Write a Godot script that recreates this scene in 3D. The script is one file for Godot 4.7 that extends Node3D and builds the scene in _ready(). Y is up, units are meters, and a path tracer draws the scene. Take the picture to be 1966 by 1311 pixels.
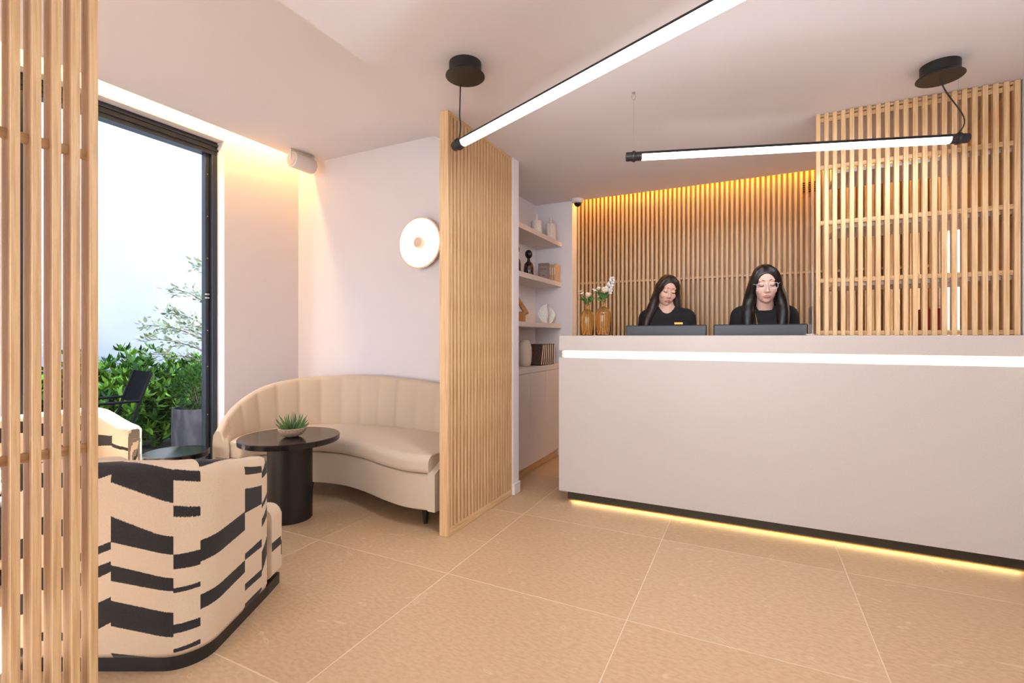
extends Node3D
# A hotel lobby: slatted oak screens, stone reception desk, lounge corner with a crescent sofa and a courtyard behind glass.

const TH := 26.366            # the room's axes against the camera
const EYE := 1.2
const F := 925.16
const CEIL := 2.553           # reception ceiling
const LOUNGE := 2.851         # lounge ceiling
const WX := -3.935            # window wall
const BZ := -3.27             # lounge back wall

var M := {}
var used_names := {}
var rng := RandomNumberGenerator.new()


# ------------------------------------------------------------------ mesh builder
class MB:
	var v := PackedVector3Array()
	var n := PackedVector3Array()
	var uv := PackedVector2Array()
	var ix := PackedInt32Array()
	func tri(a: Vector3, b: Vector3, c: Vector3, na: Vector3, nb: Vector3, nc: Vector3, ua := Vector2.ZERO, ub := Vector2.ZERO, uc := Vector2.ZERO) -> void:
		var i := v.size()
		if (b - a).cross(c - a).dot(na + nb + nc) > 0.0:
			v.append(a); v.append(c); v.append(b)
			n.append(na); n.append(nc); n.append(nb)
			uv.append(ua); uv.append(uc); uv.append(ub)
		else:
			v.append(a); v.append(b); v.append(c)
			n.append(na); n.append(nb); n.append(nc)
			uv.append(ua); uv.append(ub); uv.append(uc)
		ix.append(i); ix.append(i + 1); ix.append(i + 2)
	func quad(a: Vector3, b: Vector3, c: Vector3, d: Vector3, nn: Vector3) -> void:
		var u0 := Vector2(0, 1)
		tri(a, b, c, nn, nn, nn, u0, Vector2(1, 1), Vector2(1, 0))
		tri(a, c, d, nn, nn, nn, u0, Vector2(1, 0), Vector2(0, 0))
	func quad_pane(lo: Vector3, hi: Vector3) -> MB:
		if absf(hi.x - lo.x) < 1e-6:
			quad(lo, Vector3(lo.x, lo.y, hi.z), hi, Vector3(lo.x, hi.y, lo.z), Vector3(1, 0, 0))
		else:
			quad(lo, Vector3(hi.x, lo.y, lo.z), hi, Vector3(lo.x, hi.y, lo.z), Vector3(0, 0, 1))
		return self
	func box(c: Vector3, s: Vector3, bev := 0.0, t := Transform3D()) -> MB:
		var h := s / 2.0
		bev = minf(bev, minf(h.x, minf(h.y, h.z)) * 0.9)
		for ax in 3:
			var a1 := (ax + 1) % 3
			var a2 := (ax + 2) % 3
			for sg: float in [-1.0, 1.0]:
				var nn := Vector3.ZERO
				nn[ax] = sg
				var p := []
				for k: Array in [[-1, -1], [1, -1], [1, 1], [-1, 1]]:
					var q := Vector3.ZERO
					q[ax] = sg * h[ax]
					q[a1] = k[0] * (h[a1] - bev)
					q[a2] = k[1] * (h[a2] - bev)
					p.append(t * (c + q))
				quad(p[0], p[1], p[2], p[3], t.basis * nn)
		if bev > 0.0:
			for ax in 3:
				var a1 := (ax + 1) % 3
				var a2 := (ax + 2) % 3
				for s1: float in [-1.0, 1.0]:
					for s2: float in [-1.0, 1.0]:
						var e := []
						for k: Array in [[-1, 0], [1, 0], [1, 1], [-1, 1]]:
							var q := Vector3.ZERO
							q[ax] = k[0] * (h[ax] - bev)
							q[a1] = s1 * (h[a1] - (bev if k[1] == 1 else 0.0))
							q[a2] = s2 * (h[a2] - (0.0 if k[1] == 1 else bev))
							e.append(t * (c + q))
						var nn := Vector3.ZERO
						nn[a1] = s1
						nn[a2] = s2
						quad(e[0], e[1], e[2], e[3], (t.basis * nn).normalized())
			for sx: float in [-1.0, 1.0]:
				for sy: float in [-1.0, 1.0]:
					for sz: float in [-1.0, 1.0]:
						var sg := Vector3(sx, sy, sz)
						var nn := (t.basis * sg).normalized()
						var b := Vector3(h.x - bev, h.y - bev, h.z - bev)
						tri(t * (c + sg * Vector3(h.x, b.y, b.z)), t * (c + sg * Vector3(b.x, h.y, b.z)), t * (c + sg * Vector3(b.x, b.y, h.z)), nn, nn, nn)
		return self
	func span(lo: Vector3, hi: Vector3, bev := 0.0) -> MB:
		return box((lo + hi) / 2.0, (hi - lo).abs(), bev)
	# grid of sections; loop: each section closes on itself
	func loft(sec: Array, loop := true, cap0 := true, cap1 := true, us := [], vs := [], t := Transform3D()) -> MB:
		var m := sec.size()
		var k: int = sec[0].size()
		var nor := []
		var sum := 0.0
		for i in m:
			var row := PackedVector3Array()
			var cen := Vector3.ZERO
			for p: Vector3 in sec[i]:
				cen += p
			cen /= k
			for j in k:
				var ja := (j - 1 + k) % k if loop else maxi(j - 1, 0)
				var jb := (j + 1) % k if loop else mini(j + 1, k - 1)
				var dv: Vector3 = sec[i][jb] - sec[i][ja]
				var du: Vector3 = sec[mini(i + 1, m - 1)][j] - sec[maxi(i - 1, 0)][j]
				var q := du.cross(dv).normalized()
				row.append(q)
				sum += q.dot(sec[i][j] - cen)
			nor.append(row)
		var f := -1.0 if sum < 0.0 else 1.0
		for i in m - 1:
			for j in (k if loop else k - 1):
				var j2 := (j + 1) % k
				var ua := Vector2.ZERO
				var ub := Vector2.ZERO
				var uc := Vector2.ZERO
				var ud := Vector2.ZERO
				if us.size():
					var v2: float = vs[j2] if j2 > j or vs.size() <= k else vs[k]
					ua = Vector2(us[i], vs[j]); ub = Vector2(us[i + 1], vs[j]); uc = Vector2(us[i + 1], v2); ud = Vector2(us[i], v2)
				var a: Vector3 = t * sec[i][j]
				var b: Vector3 = t * sec[i + 1][j]
				var c: Vector3 = t * sec[i + 1][j2]
				var d: Vector3 = t * sec[i][j2]
				var na: Vector3 = t.basis * nor[i][j] * f
				var nb: Vector3 = t.basis * nor[i + 1][j] * f
				var nc: Vector3 = t.basis * nor[i + 1][j2] * f
				var nd: Vector3 = t.basis * nor[i][j2] * f
				tri(a, b, c, na, nb, nc, ua, ub, uc)
				tri(a, c, d, na, nc, nd, ua, uc, ud)
		for e in 2:
			if (e == 0 and not cap0) or (e == 1 and not cap1):
				continue
			var i := 0 if e == 0 else m - 1
			var o := 1 if e == 0 else m - 2
			var cen := Vector3.ZERO
			var cen2 := Vector3.ZERO
			for j in k:
				cen += sec[i][j]
				cen2 += sec[o][j]
			cen /= k
			var nn: Vector3 = (t.basis * (cen - cen2 / k)).normalized()
			for j in (k if loop else k - 1):
				tri(t * cen, t * sec[i][j], t * sec[i][(j + 1) % k], nn, nn, nn, Vector2(us[i], 0.5) if us.size() else Vector2.ZERO, Vector2(us[i], vs[j]) if us.size() else Vector2.ZERO, Vector2(us[i], vs[j]) if us.size() else Vector2.ZERO)
		return self
	func tube(path: Array, rad, seg := 10, caps := true, flat := 1.0) -> MB:
		var sec := []
		var up := Vector3.UP
		var d0: Vector3 = (path[1] - path[0]).normalized()
		if absf(d0.y) > 0.9:
			up = Vector3.RIGHT
		var side := d0.cross(up).normalized()
		for i in path.size():
			var d: Vector3 = (path[mini(i + 1, path.size() - 1)] - path[maxi(i - 1, 0)]).normalized()
			side = (side - d * side.dot(d)).normalized()
			var up2 := d.cross(side)
			var r: float = rad[i] if rad is Array else rad
			var ring := PackedVector3Array()
			for j in seg:
				var a := TAU * j / seg
				ring.append(path[i] + side * cos(a) * r + up2 * sin(a) * r * flat)
			sec.append(ring)
		return loft(sec, true, caps, caps)
	func lathe(prof: Array, seg := 32, t := Transform3D(), sharp := 0.8) -> MB:
		var k := prof.size()
		var sn := []
		for i in k - 1:
			var d: Vector2 = prof[i + 1] - prof[i]
			sn.append(Vector2(d.y, -d.x).normalized())
		for i in k - 1:
			var n0: Vector2 = sn[i]
			var n1: Vector2 = sn[i]
			if i > 0 and sn[i - 1].dot(sn[i]) > sharp:
				n0 = (sn[i - 1] + sn[i]).normalized()
			if i < k - 2 and sn[i + 1].dot(sn[i]) > sharp:
				n1 = (sn[i + 1] + sn[i]).normalized()
			for j in seg:
				var a := TAU * j / seg
				var b := TAU * (j + 1) / seg
				var ca := Vector3(cos(a), 0, sin(a))
				var cb := Vector3(cos(b), 0, sin(b))
				var p: Vector2 = prof[i]
				var q: Vector2 = prof[i + 1]
				var y0 := Vector3(0, p.y, 0)
				var y1 := Vector3(0, q.y, 0)
				var A := t * (ca * p.x + y0)
				var B := t * (cb * p.x + y0)
				var C := t * (cb * q.x + y1)
				var D := t * (ca * q.x + y1)
				var Na := t.basis * (ca * n0.x + Vector3(0, n0.y, 0))
				var Nb := t.basis * (cb * n0.x + Vector3(0, n0.y, 0))
				var Nc := t.basis * (cb * n1.x + Vector3(0, n1.y, 0))
				var Nd := t.basis * (ca * n1.x + Vector3(0, n1.y, 0))
				if p.x > 1e-5:
					tri(A, B, C, Na, Nb, Nc)
				if q.x > 1e-5:
					tri(A, C, D, Na, Nc, Nd)
		return self
	func ball(c: Vector3, r: Vector3, seg := 14, rings := 9, b := Basis()) -> MB:
		var prof := []
		for i in rings + 1:
			var a := PI * i / rings
			prof.append(Vector2(sin(a), -cos(a)))
		return lathe(prof, seg, Transform3D(b * Basis.from_scale(r), c), -2.0)
	# flat outline in x,y pushed along z
	func prism(poly: PackedVector2Array, z0: float, z1: float, t := Transform3D()) -> MB:
		var id := Geometry2D.triangulate_polygon(poly)
		for e: Array in [[z0, Vector3(0, 0, signf(z0 - z1))], [z1, Vector3(0, 0, signf(z1 - z0))]]:
			for i in range(0, id.size(), 3):
				var p := []
				for j in 3:
					var q := poly[id[i + j]]
					p.append(t * Vector3(q.x, q.y, e[0]))
				var nn: Vector3 = t.basis * e[1]
				tri(p[0], p[1], p[2], nn, nn, nn)
		var ccw := 1.0 if not Geometry2D.is_polygon_clockwise(poly) else -1.0
		for i in poly.size():
			var a := poly[i]
			var b := poly[(i + 1) % poly.size()]
			var d := (b - a).normalized() * ccw
			quad(t * Vector3(a.x, a.y, z0), t * Vector3(b.x, b.y, z0), t * Vector3(b.x, b.y, z1), t * Vector3(a.x, a.y, z1), t.basis * Vector3(d.y, -d.x, 0))
		return self
	func add(o: MB, t: Transform3D) -> MB:
		var base := v.size()
		for i in o.v.size():
			v.append(t * o.v[i])
			n.append((t.basis * o.n[i]).normalized())
		uv.append_array(o.uv)
		for i in o.ix:
			ix.append(base + i)
		return self
	func mesh() -> ArrayMesh:
		var a := []
		a.resize(Mesh.ARRAY_MAX)
		var nn := PackedVector3Array()
		for q in n:
			nn.append(q.normalized())
		a[Mesh.ARRAY_VERTEX] = v
		a[Mesh.ARRAY_NORMAL] = nn
		a[Mesh.ARRAY_TEX_UV] = uv
		a[Mesh.ARRAY_INDEX] = ix
		var m := ArrayMesh.new()
		m.add_surface_from_arrays(Mesh.PRIMITIVE_TRIANGLES, a)
		return m


# signed distance body, meshed as surface nets
class SDF:
	var A := []      # [type, p, q, r0, r1]  0 capsule, 1 ellipsoid(p centre, q radii), 2 carved ellipsoid, 3 carved capsule
	var k := 0.03
	func cap(a: Vector3, b: Vector3, r0: float, r1: float) -> SDF:
		A.append([0, a, b, r0, r1]); return self
	func ell(c: Vector3, r: Vector3) -> SDF:
		A.append([1, c, r, 0.0, 0.0]); return self
	func cut(c: Vector3, r: Vector3) -> SDF:
		A.append([2, c, r, 0.0, 0.0]); return self
	func cutcap(a: Vector3, b: Vector3, r0: float, r1: float) -> SDF:
		A.append([3, a, b, r0, r1]); return self
	func lock(pts: Array, r: Array) -> SDF:
		A.append([-1, pts, r, 0.0, 0.0]); return self
	func d(p: Vector3) -> float:
		var best := 1e9
		for e: Array in A:
			var x: float
			var ty: int = e[0]
			if ty == -1:
				x = 1e9
				for i in e[1].size() - 1:
					var a: Vector3 = e[1][i]
					var ba: Vector3 = e[1][i + 1] - a
					var h := clampf((p - a).dot(ba) / maxf(ba.length_squared(), 1e-9), 0.0, 1.0)
					x = minf(x, (p - a - ba * h).length() - lerpf(e[2][i], e[2][i + 1], h))
			elif ty == 0 or ty == 3:
				var a: Vector3 = e[1]
				var ba: Vector3 = e[2] - a
				var h := clampf((p - a).dot(ba) / maxf(ba.length_squared(), 1e-9), 0.0, 1.0)
				x = (p - a - ba * h).length() - lerpf(e[3], e[4], h)
			else:
				var r: Vector3 = e[2]
				var q: Vector3 = p - e[1]
				var k0 := (q / r).length()
				var k1 := (q / (r * r)).length()
				x = k0 * (k0 - 1.0) / maxf(k1, 1e-6)
			if ty < 2:
				var h2 := clampf(0.5 + 0.5 * (best - x) / k, 0.0, 1.0)
				best = lerpf(best, x, h2) - k * h2 * (1.0 - h2) if best < 1e8 else x
			else:
				var kk := k * 0.5
				var h3 := clampf(0.5 - 0.5 * (best + x) / kk, 0.0, 1.0)
				best = lerpf(best, -x, h3) + kk * h3 * (1.0 - h3)
		return best
	func net(lo: Vector3, hi: Vector3, cell: float, mb: MB, t := Transform3D()) -> void:
		var nx := int(ceil((hi.x - lo.x) / cell / 4.0)) * 4
		var ny := int(ceil((hi.y - lo.y) / cell / 4.0)) * 4
		var nz := int(ceil((hi.z - lo.z) / cell / 4.0)) * 4
		var sx := nx + 1
		var sy := ny + 1
		var val := PackedFloat32Array()
		val.resize(sx * sy * (nz + 1))
		val.fill(1.0)
		var done := PackedByteArray()
		done.resize(val.size())
		var at := {}
		var live := []
		for bz in range(0, nz, 4):
			for by in range(0, ny, 4):
				for bx in range(0, nx, 4):
					var c := lo + Vector3(bx + 2, by + 2, bz + 2) * cell
					if absf(d(c)) < cell * 4.4:
						live.append(Vector3i(bx, by, bz))
						for z in range(bz, bz + 5):
							for y in range(by, by + 5):
								for x in range(bx, bx + 5):
									var i := x + sx * (y + sy * z)
									if not done[i]:
										done[i] = 1
										val[i] = d(lo + Vector3(x, y, z) * cell)
		var vs := PackedVector3Array()
		for b: Vector3i in live:
			for z in range(b.z, b.z + 4):
				for y in range(b.y, b.y + 4):
					for x in range(b.x, b.x + 4):
						var i := x + sx * (y + sy * z)
						var cs := [i, i + 1, i + sx, i + sx + 1, i + sx * sy, i + sx * sy + 1, i + sx * sy + sx, i + sx * sy + sx + 1]
						var neg := 0
						for q: int in cs:
							if val[q] < 0.0:
								neg += 1
						if neg == 0 or neg == 8:
							continue
						var sum := Vector3.ZERO
						var cnt := 0
						for e: Array in [[0, 1], [2, 3], [4, 5], [6, 7], [0, 2], [1, 3], [4, 6], [5, 7], [0, 4], [1, 5], [2, 6], [3, 7]]:
							var va := val[cs[e[0]]]
							var vb := val[cs[e[1]]]
							if (va < 0.0) != (vb < 0.0):
								var f := va / (va - vb)
								var pa := Vector3(e[0] & 1, (e[0] >> 1) & 1, e[0] >> 2)
								var pb := Vector3(e[1] & 1, (e[1] >> 1) & 1, e[1] >> 2)
								sum += pa.lerp(pb, f)
								cnt += 1
						at[i] = vs.size()
						vs.append(lo + (Vector3(x, y, z) + sum / cnt) * cell)
		var quads := []
		for i: int in at:
			var x := i % sx
			var y := (i / sx) % sy
			var z := i / (sx * sy)
			for ax in 3:
				var st: int = [1, sx, sx * sy][ax]
				var b: int = [sx, sx * sy, 1][ax]
				var c: int = [sx * sy, 1, sx][ax]
				if [y, z, x][ax] == 0 or [z, x, y][ax] == 0:
					continue
				if (val[i] < 0.0) != (val[i + st] < 0.0):
					if at.has(i - b) and at.has(i - c) and at.has(i - b - c):
						quads.append([at[i], at[i - b], at[i - b - c], at[i - c]])
		var nor := PackedVector3Array()
		nor.resize(vs.size())
		var h := cell * 0.5
		for i in vs.size():
			var p := vs[i]
			nor[i] = Vector3(d(p + Vector3(h, 0, 0)) - d(p - Vector3(h, 0, 0)), d(p + Vector3(0, h, 0)) - d(p - Vector3(0, h, 0)), d(p + Vector3(0, 0, h)) - d(p - Vector3(0, 0, h))).normalized()
		for q: Array in quads:
			var P := []
			var N := []
			for j in 4:
				P.append(t * vs[q[j]])
				N.append(t.basis * nor[q[j]])
			mb.tri(P[0], P[1], P[2], N[0], N[1], N[2])
			mb.tri(P[0], P[2], P[3], N[0], N[2], N[3])


# ------------------------------------------------------------------ nodes
func numbered(called: String) -> String:
	var k: int = used_names.get(called, 0)
	used_names[called] = k + 1
	return called if k == 0 else "%s_%03d" % [called, k]


func thing(called: String, label: String, category: String, at := Vector3.ZERO, turn := 0.0, group := "", kind := "") -> Node3D:
	var o := Node3D.new()
	o.name = numbered(called)
	add_child(o)
	o.position = at
	o.rotation.y = turn
	metas(o, label, category, group, kind)
	return o


func metas(o: Node, label: String, category: String, group := "", kind := "") -> void:
	o.set_meta("label", label)
	o.set_meta("category", category)
	if group:
		o.set_meta("group", group)
	if kind:
		o.set_meta("kind", kind)


func part(parent: Node, called: String, mb, mat: Material, label := "") -> MeshInstance3D:
	var o := MeshInstance3D.new()
	o.name = called
	o.mesh = mb.mesh() if mb is MB else mb
	o.material_override = mat
	parent.add_child(o, true)
	if label:
		o.set_meta("label", label)
	return o


func solo(called: String, mb, mat: Material, label: String, category: String, at := Vector3.ZERO, turn := 0.0, group := "", kind := "") -> MeshInstance3D:
	var o := part(self, numbered(called), mb, mat)
	o.position = at
	o.rotation.y = turn
	metas(o, label, category, group, kind)
	return o


func rgb(r: float, g: float, b: float) -> Color:
	return Color(r / 255.0, g / 255.0, b / 255.0)


func area(called: String, at: Vector3, towards: Vector3, size: Vector2, energy: float, color: Color, long := Vector3.RIGHT) -> AreaLight3D:
	var l := AreaLight3D.new()
	l.name = called
	l.area_size = size
	l.light_energy = energy
	l.light_color = color
	l.area_range = 12.0
	l.area_attenuation = 2.0
	l.shadow_enabled = true
	add_child(l, true)
	var z := -towards.normalized()
	var x := (long - z * long.dot(z)).normalized()
	l.transform = Transform3D(Basis(x, z.cross(x), z), at)
	return l


# ------------------------------------------------------------------ materials
func noise_tex(seed_: int, freq: float, oct: int, cols: Array, offs: Array, size := 512, type := FastNoiseLite.TYPE_SIMPLEX_SMOOTH, fractal := FastNoiseLite.FRACTAL_FBM, h := 0) -> NoiseTexture2D:
	var f := FastNoiseLite.new()
	f.seed = seed_
	f.noise_type = type
	f.frequency = freq
	f.fractal_type = fractal
	f.fractal_octaves = oct
	var t := NoiseTexture2D.new()
	t.width = size
	t.height = h if h else size
	t.seamless = true
	t.noise = f
	if cols.size():
		var g := Gradient.new()
		g.offsets = PackedFloat32Array(offs)
		g.colors = PackedColorArray(cols)
		t.color_ramp = g
	return t


func mat(c: Color, rough := 0.6, metal := 0.0, spec := 0.5) -> StandardMaterial3D:
	var m := StandardMaterial3D.new()
	m.albedo_color = c
	m.roughness = rough
	m.metallic = metal
	m.metallic_specular = spec
	return m


func tri_mat(tex: Texture2D, scale: Vector3, rough: float, world := true, offset := Vector3.ZERO, tint := Color.WHITE) -> StandardMaterial3D:
	var m := mat(tint, rough)
	m.albedo_texture = tex
	m.uv1_triplanar = true
	m.uv1_world_triplanar = world
	m.uv1_triplanar_sharpness = 8.0
	m.uv1_scale = scale
	m.uv1_offset = offset
	return m


func emit(c: Color, e: float) -> StandardMaterial3D:
	var m := mat(c, 0.5)
	m.emission_enabled = true
	m.emission = c
	m.emission_energy_multiplier = e
	return m


func glass(c: Color, a: float) -> StandardMaterial3D:
	var m := mat(Color(c.r, c.g, c.b, a), 0.02)
	m.transparency = BaseMaterial3D.TRANSPARENCY_ALPHA
	m.metallic_specular = 0.2
	return m


func make_materials() -> void:
	# oak: long streaks along the grain, one tone for every slat
	var oak_tex := noise_tex(3, 0.011, 4, [rgb(194, 152, 105), rgb(212, 173, 124), rgb(222, 186, 139), rgb(203, 162, 113)], [0.15, 0.42, 0.62, 0.9], 512)
	var oak_fine := noise_tex(8, 0.05, 3, [Color(1, 1, 1, 0), Color(0.52, 0.36, 0.22, 0.35), Color(1, 1, 1, 0)], [0.5, 0.62, 0.7], 512)
	for e: Array in [["oak_v", Vector3(9, 0.35, 9), Vector3(30, 0.9, 30)], ["oak_x", Vector3(0.35, 9, 9), Vector3(0.9, 30, 30)], ["oak_z", Vector3(9, 9, 0.35), Vector3(30, 30, 0.9)]]:
		var m := tri_mat(oak_tex, e[1], 0.42)
		m.detail_enabled = true
		m.detail_albedo = oak_fine
		m.detail_uv_layer = BaseMaterial3D.DETAIL_UV_2
		m.uv2_triplanar = true
		m.uv2_world_triplanar = true
		m.uv2_scale = e[2]
		M[e[0]] = m
	# plaster
	M.plaster = mat(rgb(228, 223, 225), 0.85)
	M.ceiling = mat(rgb(228, 223, 225), 0.9)
	M.white = mat(rgb(226, 220, 215), 0.5)
	M.cabinet = mat(rgb(218, 208, 202), 0.45)
	# stone tiles in four prints, with pale veins and sandy mottling
	for i in 4:
		var base := noise_tex(50 + i, 0.05, 4, [[rgb(190, 157, 120), rgb(197, 165, 128), rgb(203, 171, 135)], [rgb(187, 154, 117), rgb(194, 162, 125), rgb(200, 168, 132)], [rgb(192, 159, 123), rgb(199, 167, 131), rgb(205, 174, 138)], [rgb(189, 155, 118), rgb(196, 163, 126), rgb(202, 169, 132)]][i], [0.2, 0.5, 0.8], 1024)
		var m := tri_mat(base, Vector3(0.5, 0.7, 1.1), 0.42, true, Vector3(0.37 * i, 0, 0.61 * i))
		m.detail_enabled = true
		m.detail_albedo = noise_tex(60 + i, 0.003, 3, [Color(0.90, 0.80, 0.69, 0), Color(0.90, 0.80, 0.69, 0.42), Color(0.90, 0.80, 0.69, 0)], [0.89, 0.93, 0.97], 1024, FastNoiseLite.TYPE_SIMPLEX_SMOOTH, FastNoiseLite.FRACTAL_RIDGED)
		m.detail_uv_layer = BaseMaterial3D.DETAIL_UV_2
		m.uv2_triplanar = true
		m.uv2_world_triplanar = true
		m.uv2_scale = Vector3(0.45, 0.45, 0.7)
		m.uv2_offset = Vector3(0.21 * i, 0, 0.33 * i)
		M["tile%d" % i] = m
	M.grout = mat(rgb(222, 200, 174), 0.9)
	# engineered stone of the desk
	var speck := noise_tex(71, 0.35, 2, [rgb(174, 164, 158), rgb(191, 182, 176), rgb(195, 186, 180), rgb(206, 199, 194)], [0.16, 0.3, 0.7, 0.88], 512)
	M.stone = tri_mat(speck, Vector3(1.6, 1.6, 1.6), 0.38)
	# fabrics
	var weave := noise_tex(85, 0.22, 2, [rgb(178, 160, 137), rgb(206, 188, 165), rgb(219, 203, 182)], [0.2, 0.5, 0.8], 512)
	M.linen = tri_mat(weave, Vector3(3, 3, 3), 0.92, false)
	M.linen.rim_enabled = true
	M.linen.rim = 0.25
	M.black = mat(rgb(28, 27, 27), 0.45)
	M.black_gloss = mat(rgb(22, 20, 20), 0.16)
	M.black_metal = mat(rgb(34, 33, 34), 0.42, 0.3)
	M.frame = mat(rgb(52, 60, 70), 0.4, 0.4)
	M.plinth = mat(rgb(58, 53, 45), 0.4, 0.5)
	M.steel = mat(rgb(190, 188, 184), 0.3, 0.9)
	M.glass = glass(Color(0.30, 0.34, 0.33), 0.02)
	M.acrylic = glass(Color(1, 1, 1), 0.04)
	M.acrylic.metallic_specular = 0.5
	M.tube = emit(rgb(255, 248, 240), 5.0)
	M.led = emit(rgb(255, 230, 184), 2.6)
	M.led_warm = emit(rgb(255, 190, 96), 6.0)
	M.sconce_glow = emit(rgb(255, 226, 188), 1.6)
	M.sconce = mat(rgb(232, 205, 182), 0.6)
	M.courtyard = tri_mat(noise_tex(90, 0.01, 4, [rgb(144, 148, 152), rgb(151, 155, 159)], [0.3, 0.7], 256), Vector3(0.3, 0.3, 0.3), 0.9)
	M.paving = tri_mat(noise_tex(91, 0.03, 4, [rgb(86, 84, 82), rgb(120, 117, 112)], [0.3, 0.7], 256), Vector3(0.8, 0.8, 0.8), 0.85)
	M.street = tri_mat(noise_tex(93, 0.03, 4, [rgb(158, 154, 148), rgb(184, 180, 174)], [0.3, 0.7], 256), Vector3(0.6, 0.6, 0.6), 0.9)
	M.facade = mat(rgb(218, 212, 204), 0.9)
	M.zinc = tri_mat(noise_tex(92, 0.03, 4, [rgb(66, 66, 72), rgb(86, 86, 92)], [0.3, 0.7], 256), Vector3(1.5, 0.4, 1.5), 0.7)
	M.zinc.metallic_specular = 0.2
	M.soil = mat(rgb(62, 46, 36), 0.95)
	M.bark = mat(rgb(92, 76, 62), 0.9)
	M.leaf = leaf_mat(Color(1, 1, 1))
	M.skin = mat(rgb(224, 178, 156), 0.5)
	M.skin.subsurf_scatter_enabled = true
	M.skin.subsurf_scatter_strength = 0.08
	M.skin_pale = mat(rgb(232, 190, 172), 0.5)
	M.skin_pale.subsurf_scatter_enabled = true
	M.skin_pale.subsurf_scatter_strength = 0.08
	var strands := noise_tex(87, 0.06, 3, [rgb(120, 110, 106), rgb(255, 255, 255)], [0.3, 0.7], 256)
	M.hair = tri_mat(strands, Vector3(14, 0.9, 14), 0.42, false, Vector3.ZERO, rgb(54, 34, 28))
	M.hair_black = tri_mat(strands, Vector3(14, 0.9, 14), 0.40, false, Vector3.ZERO, rgb(34, 27, 29))
	M.cloth_black = mat(rgb(20, 20, 23), 0.85)
	M.cloth_black.rim_enabled = true
	M.cloth_black.rim = 0.15
	M.lips = mat(rgb(186, 104, 98), 0.4)
	M.brow = mat(rgb(48, 32, 28), 0.8)
	M.gold = mat(rgb(222, 172, 84), 0.3, 0.8)
	M.screen_back = mat(rgb(38, 42, 52), 0.35)
	M.screen = mat(rgb(20, 22, 26), 0.15)
	M.bottle_white = tri_mat(noise_tex(95, 0.09, 2, [rgb(176, 158, 144), rgb(226, 214, 204), rgb(232, 222, 213)], [0.22, 0.34, 0.8], 256), Vector3(4, 4, 4), 0.75, false)
	M.ceramic = mat(rgb(206, 188, 168), 0.7)
	M.bust = tri_mat(noise_tex(96, 0.03, 3, [rgb(30, 24, 20), rgb(70, 50, 32), rgb(120, 88, 52)], [0.35, 0.55, 0.8], 256), Vector3(7, 3, 7), 0.25, false)
	M.bust_dark = mat(rgb(26, 21, 19), 0.2)
	M.wood_art = tri_mat(oak_tex, Vector3(9, 1, 9), 0.5, false, Vector3.ZERO, rgb(220, 186, 140))
	M.chalk = tri_mat(noise_tex(97, 0.05, 3, [rgb(222, 218, 212), rgb(242, 239, 235)], [0.3, 0.6], 256), Vector3(5, 5, 5), 0.7, false)
	M.book_grey = mat(rgb(140, 124, 114), 0.7)
	M.book_tan = mat(rgb(200, 164, 126), 0.75)
	M.book_brown = tri_mat(noise_tex(98, 0.06, 3, [rgb(48, 30, 22), rgb(84, 55, 38)], [0.35, 0.65], 256), Vector3(5, 5, 5), 0.6, false)
	M.paper = mat(rgb(226, 208, 182), 0.85)
	M.ink = mat(rgb(60, 50, 46), 0.7)
	M.red = mat(rgb(176, 30, 26), 0.5)
	M.amber = mat(Color(0.98, 0.87, 0.64, 0.02), 0.03)
	M.amber.refraction_enabled = true
	M.amber.refraction_scale = 0.05
	M.petal = mat(rgb(246, 232, 206), 0.6)
	M.petal.backlight_enabled = true
	M.petal.backlight = Color(0.3, 0.28, 0.24)
	M.petal_white = mat(rgb(248, 244, 240), 0.6)
	M.stem = mat(rgb(70, 108, 46), 0.6)
	M.stem_leaf = mat(rgb(62, 104, 44), 0.55)
	M.agave = tri_mat(noise_tex(99, 0.03, 3, [rgb(74, 112, 62), rgb(118, 152, 92)], [0.35, 0.65], 256), Vector3(10, 3, 10), 0.5, false)
	M.bowl = tri_mat(noise_tex(100, 0.06, 3, [rgb(176, 148, 124), rgb(206, 182, 158)], [0.3, 0.7], 256), Vector3(5, 5, 5), 0.7, false)
	M.sling = mat(rgb(13, 14, 16), 0.8, 0.0, 0.12)
	M.garden_metal = mat(rgb(20, 21, 24), 0.6, 0.0, 0.2)
	M.camera_dark = mat(rgb(20, 18, 18), 0.1)
	M.weave_print = boucle()


func leaf_mat(c: Color) -> StandardMaterial3D:
	var m := mat(c, 0.4, 0.0, 0.3)
	m.vertex_color_use_as_albedo = true
	m.backlight_enabled = true
	m.backlight = Color(0.5, 0.5, 0.4)
	return m


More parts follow.
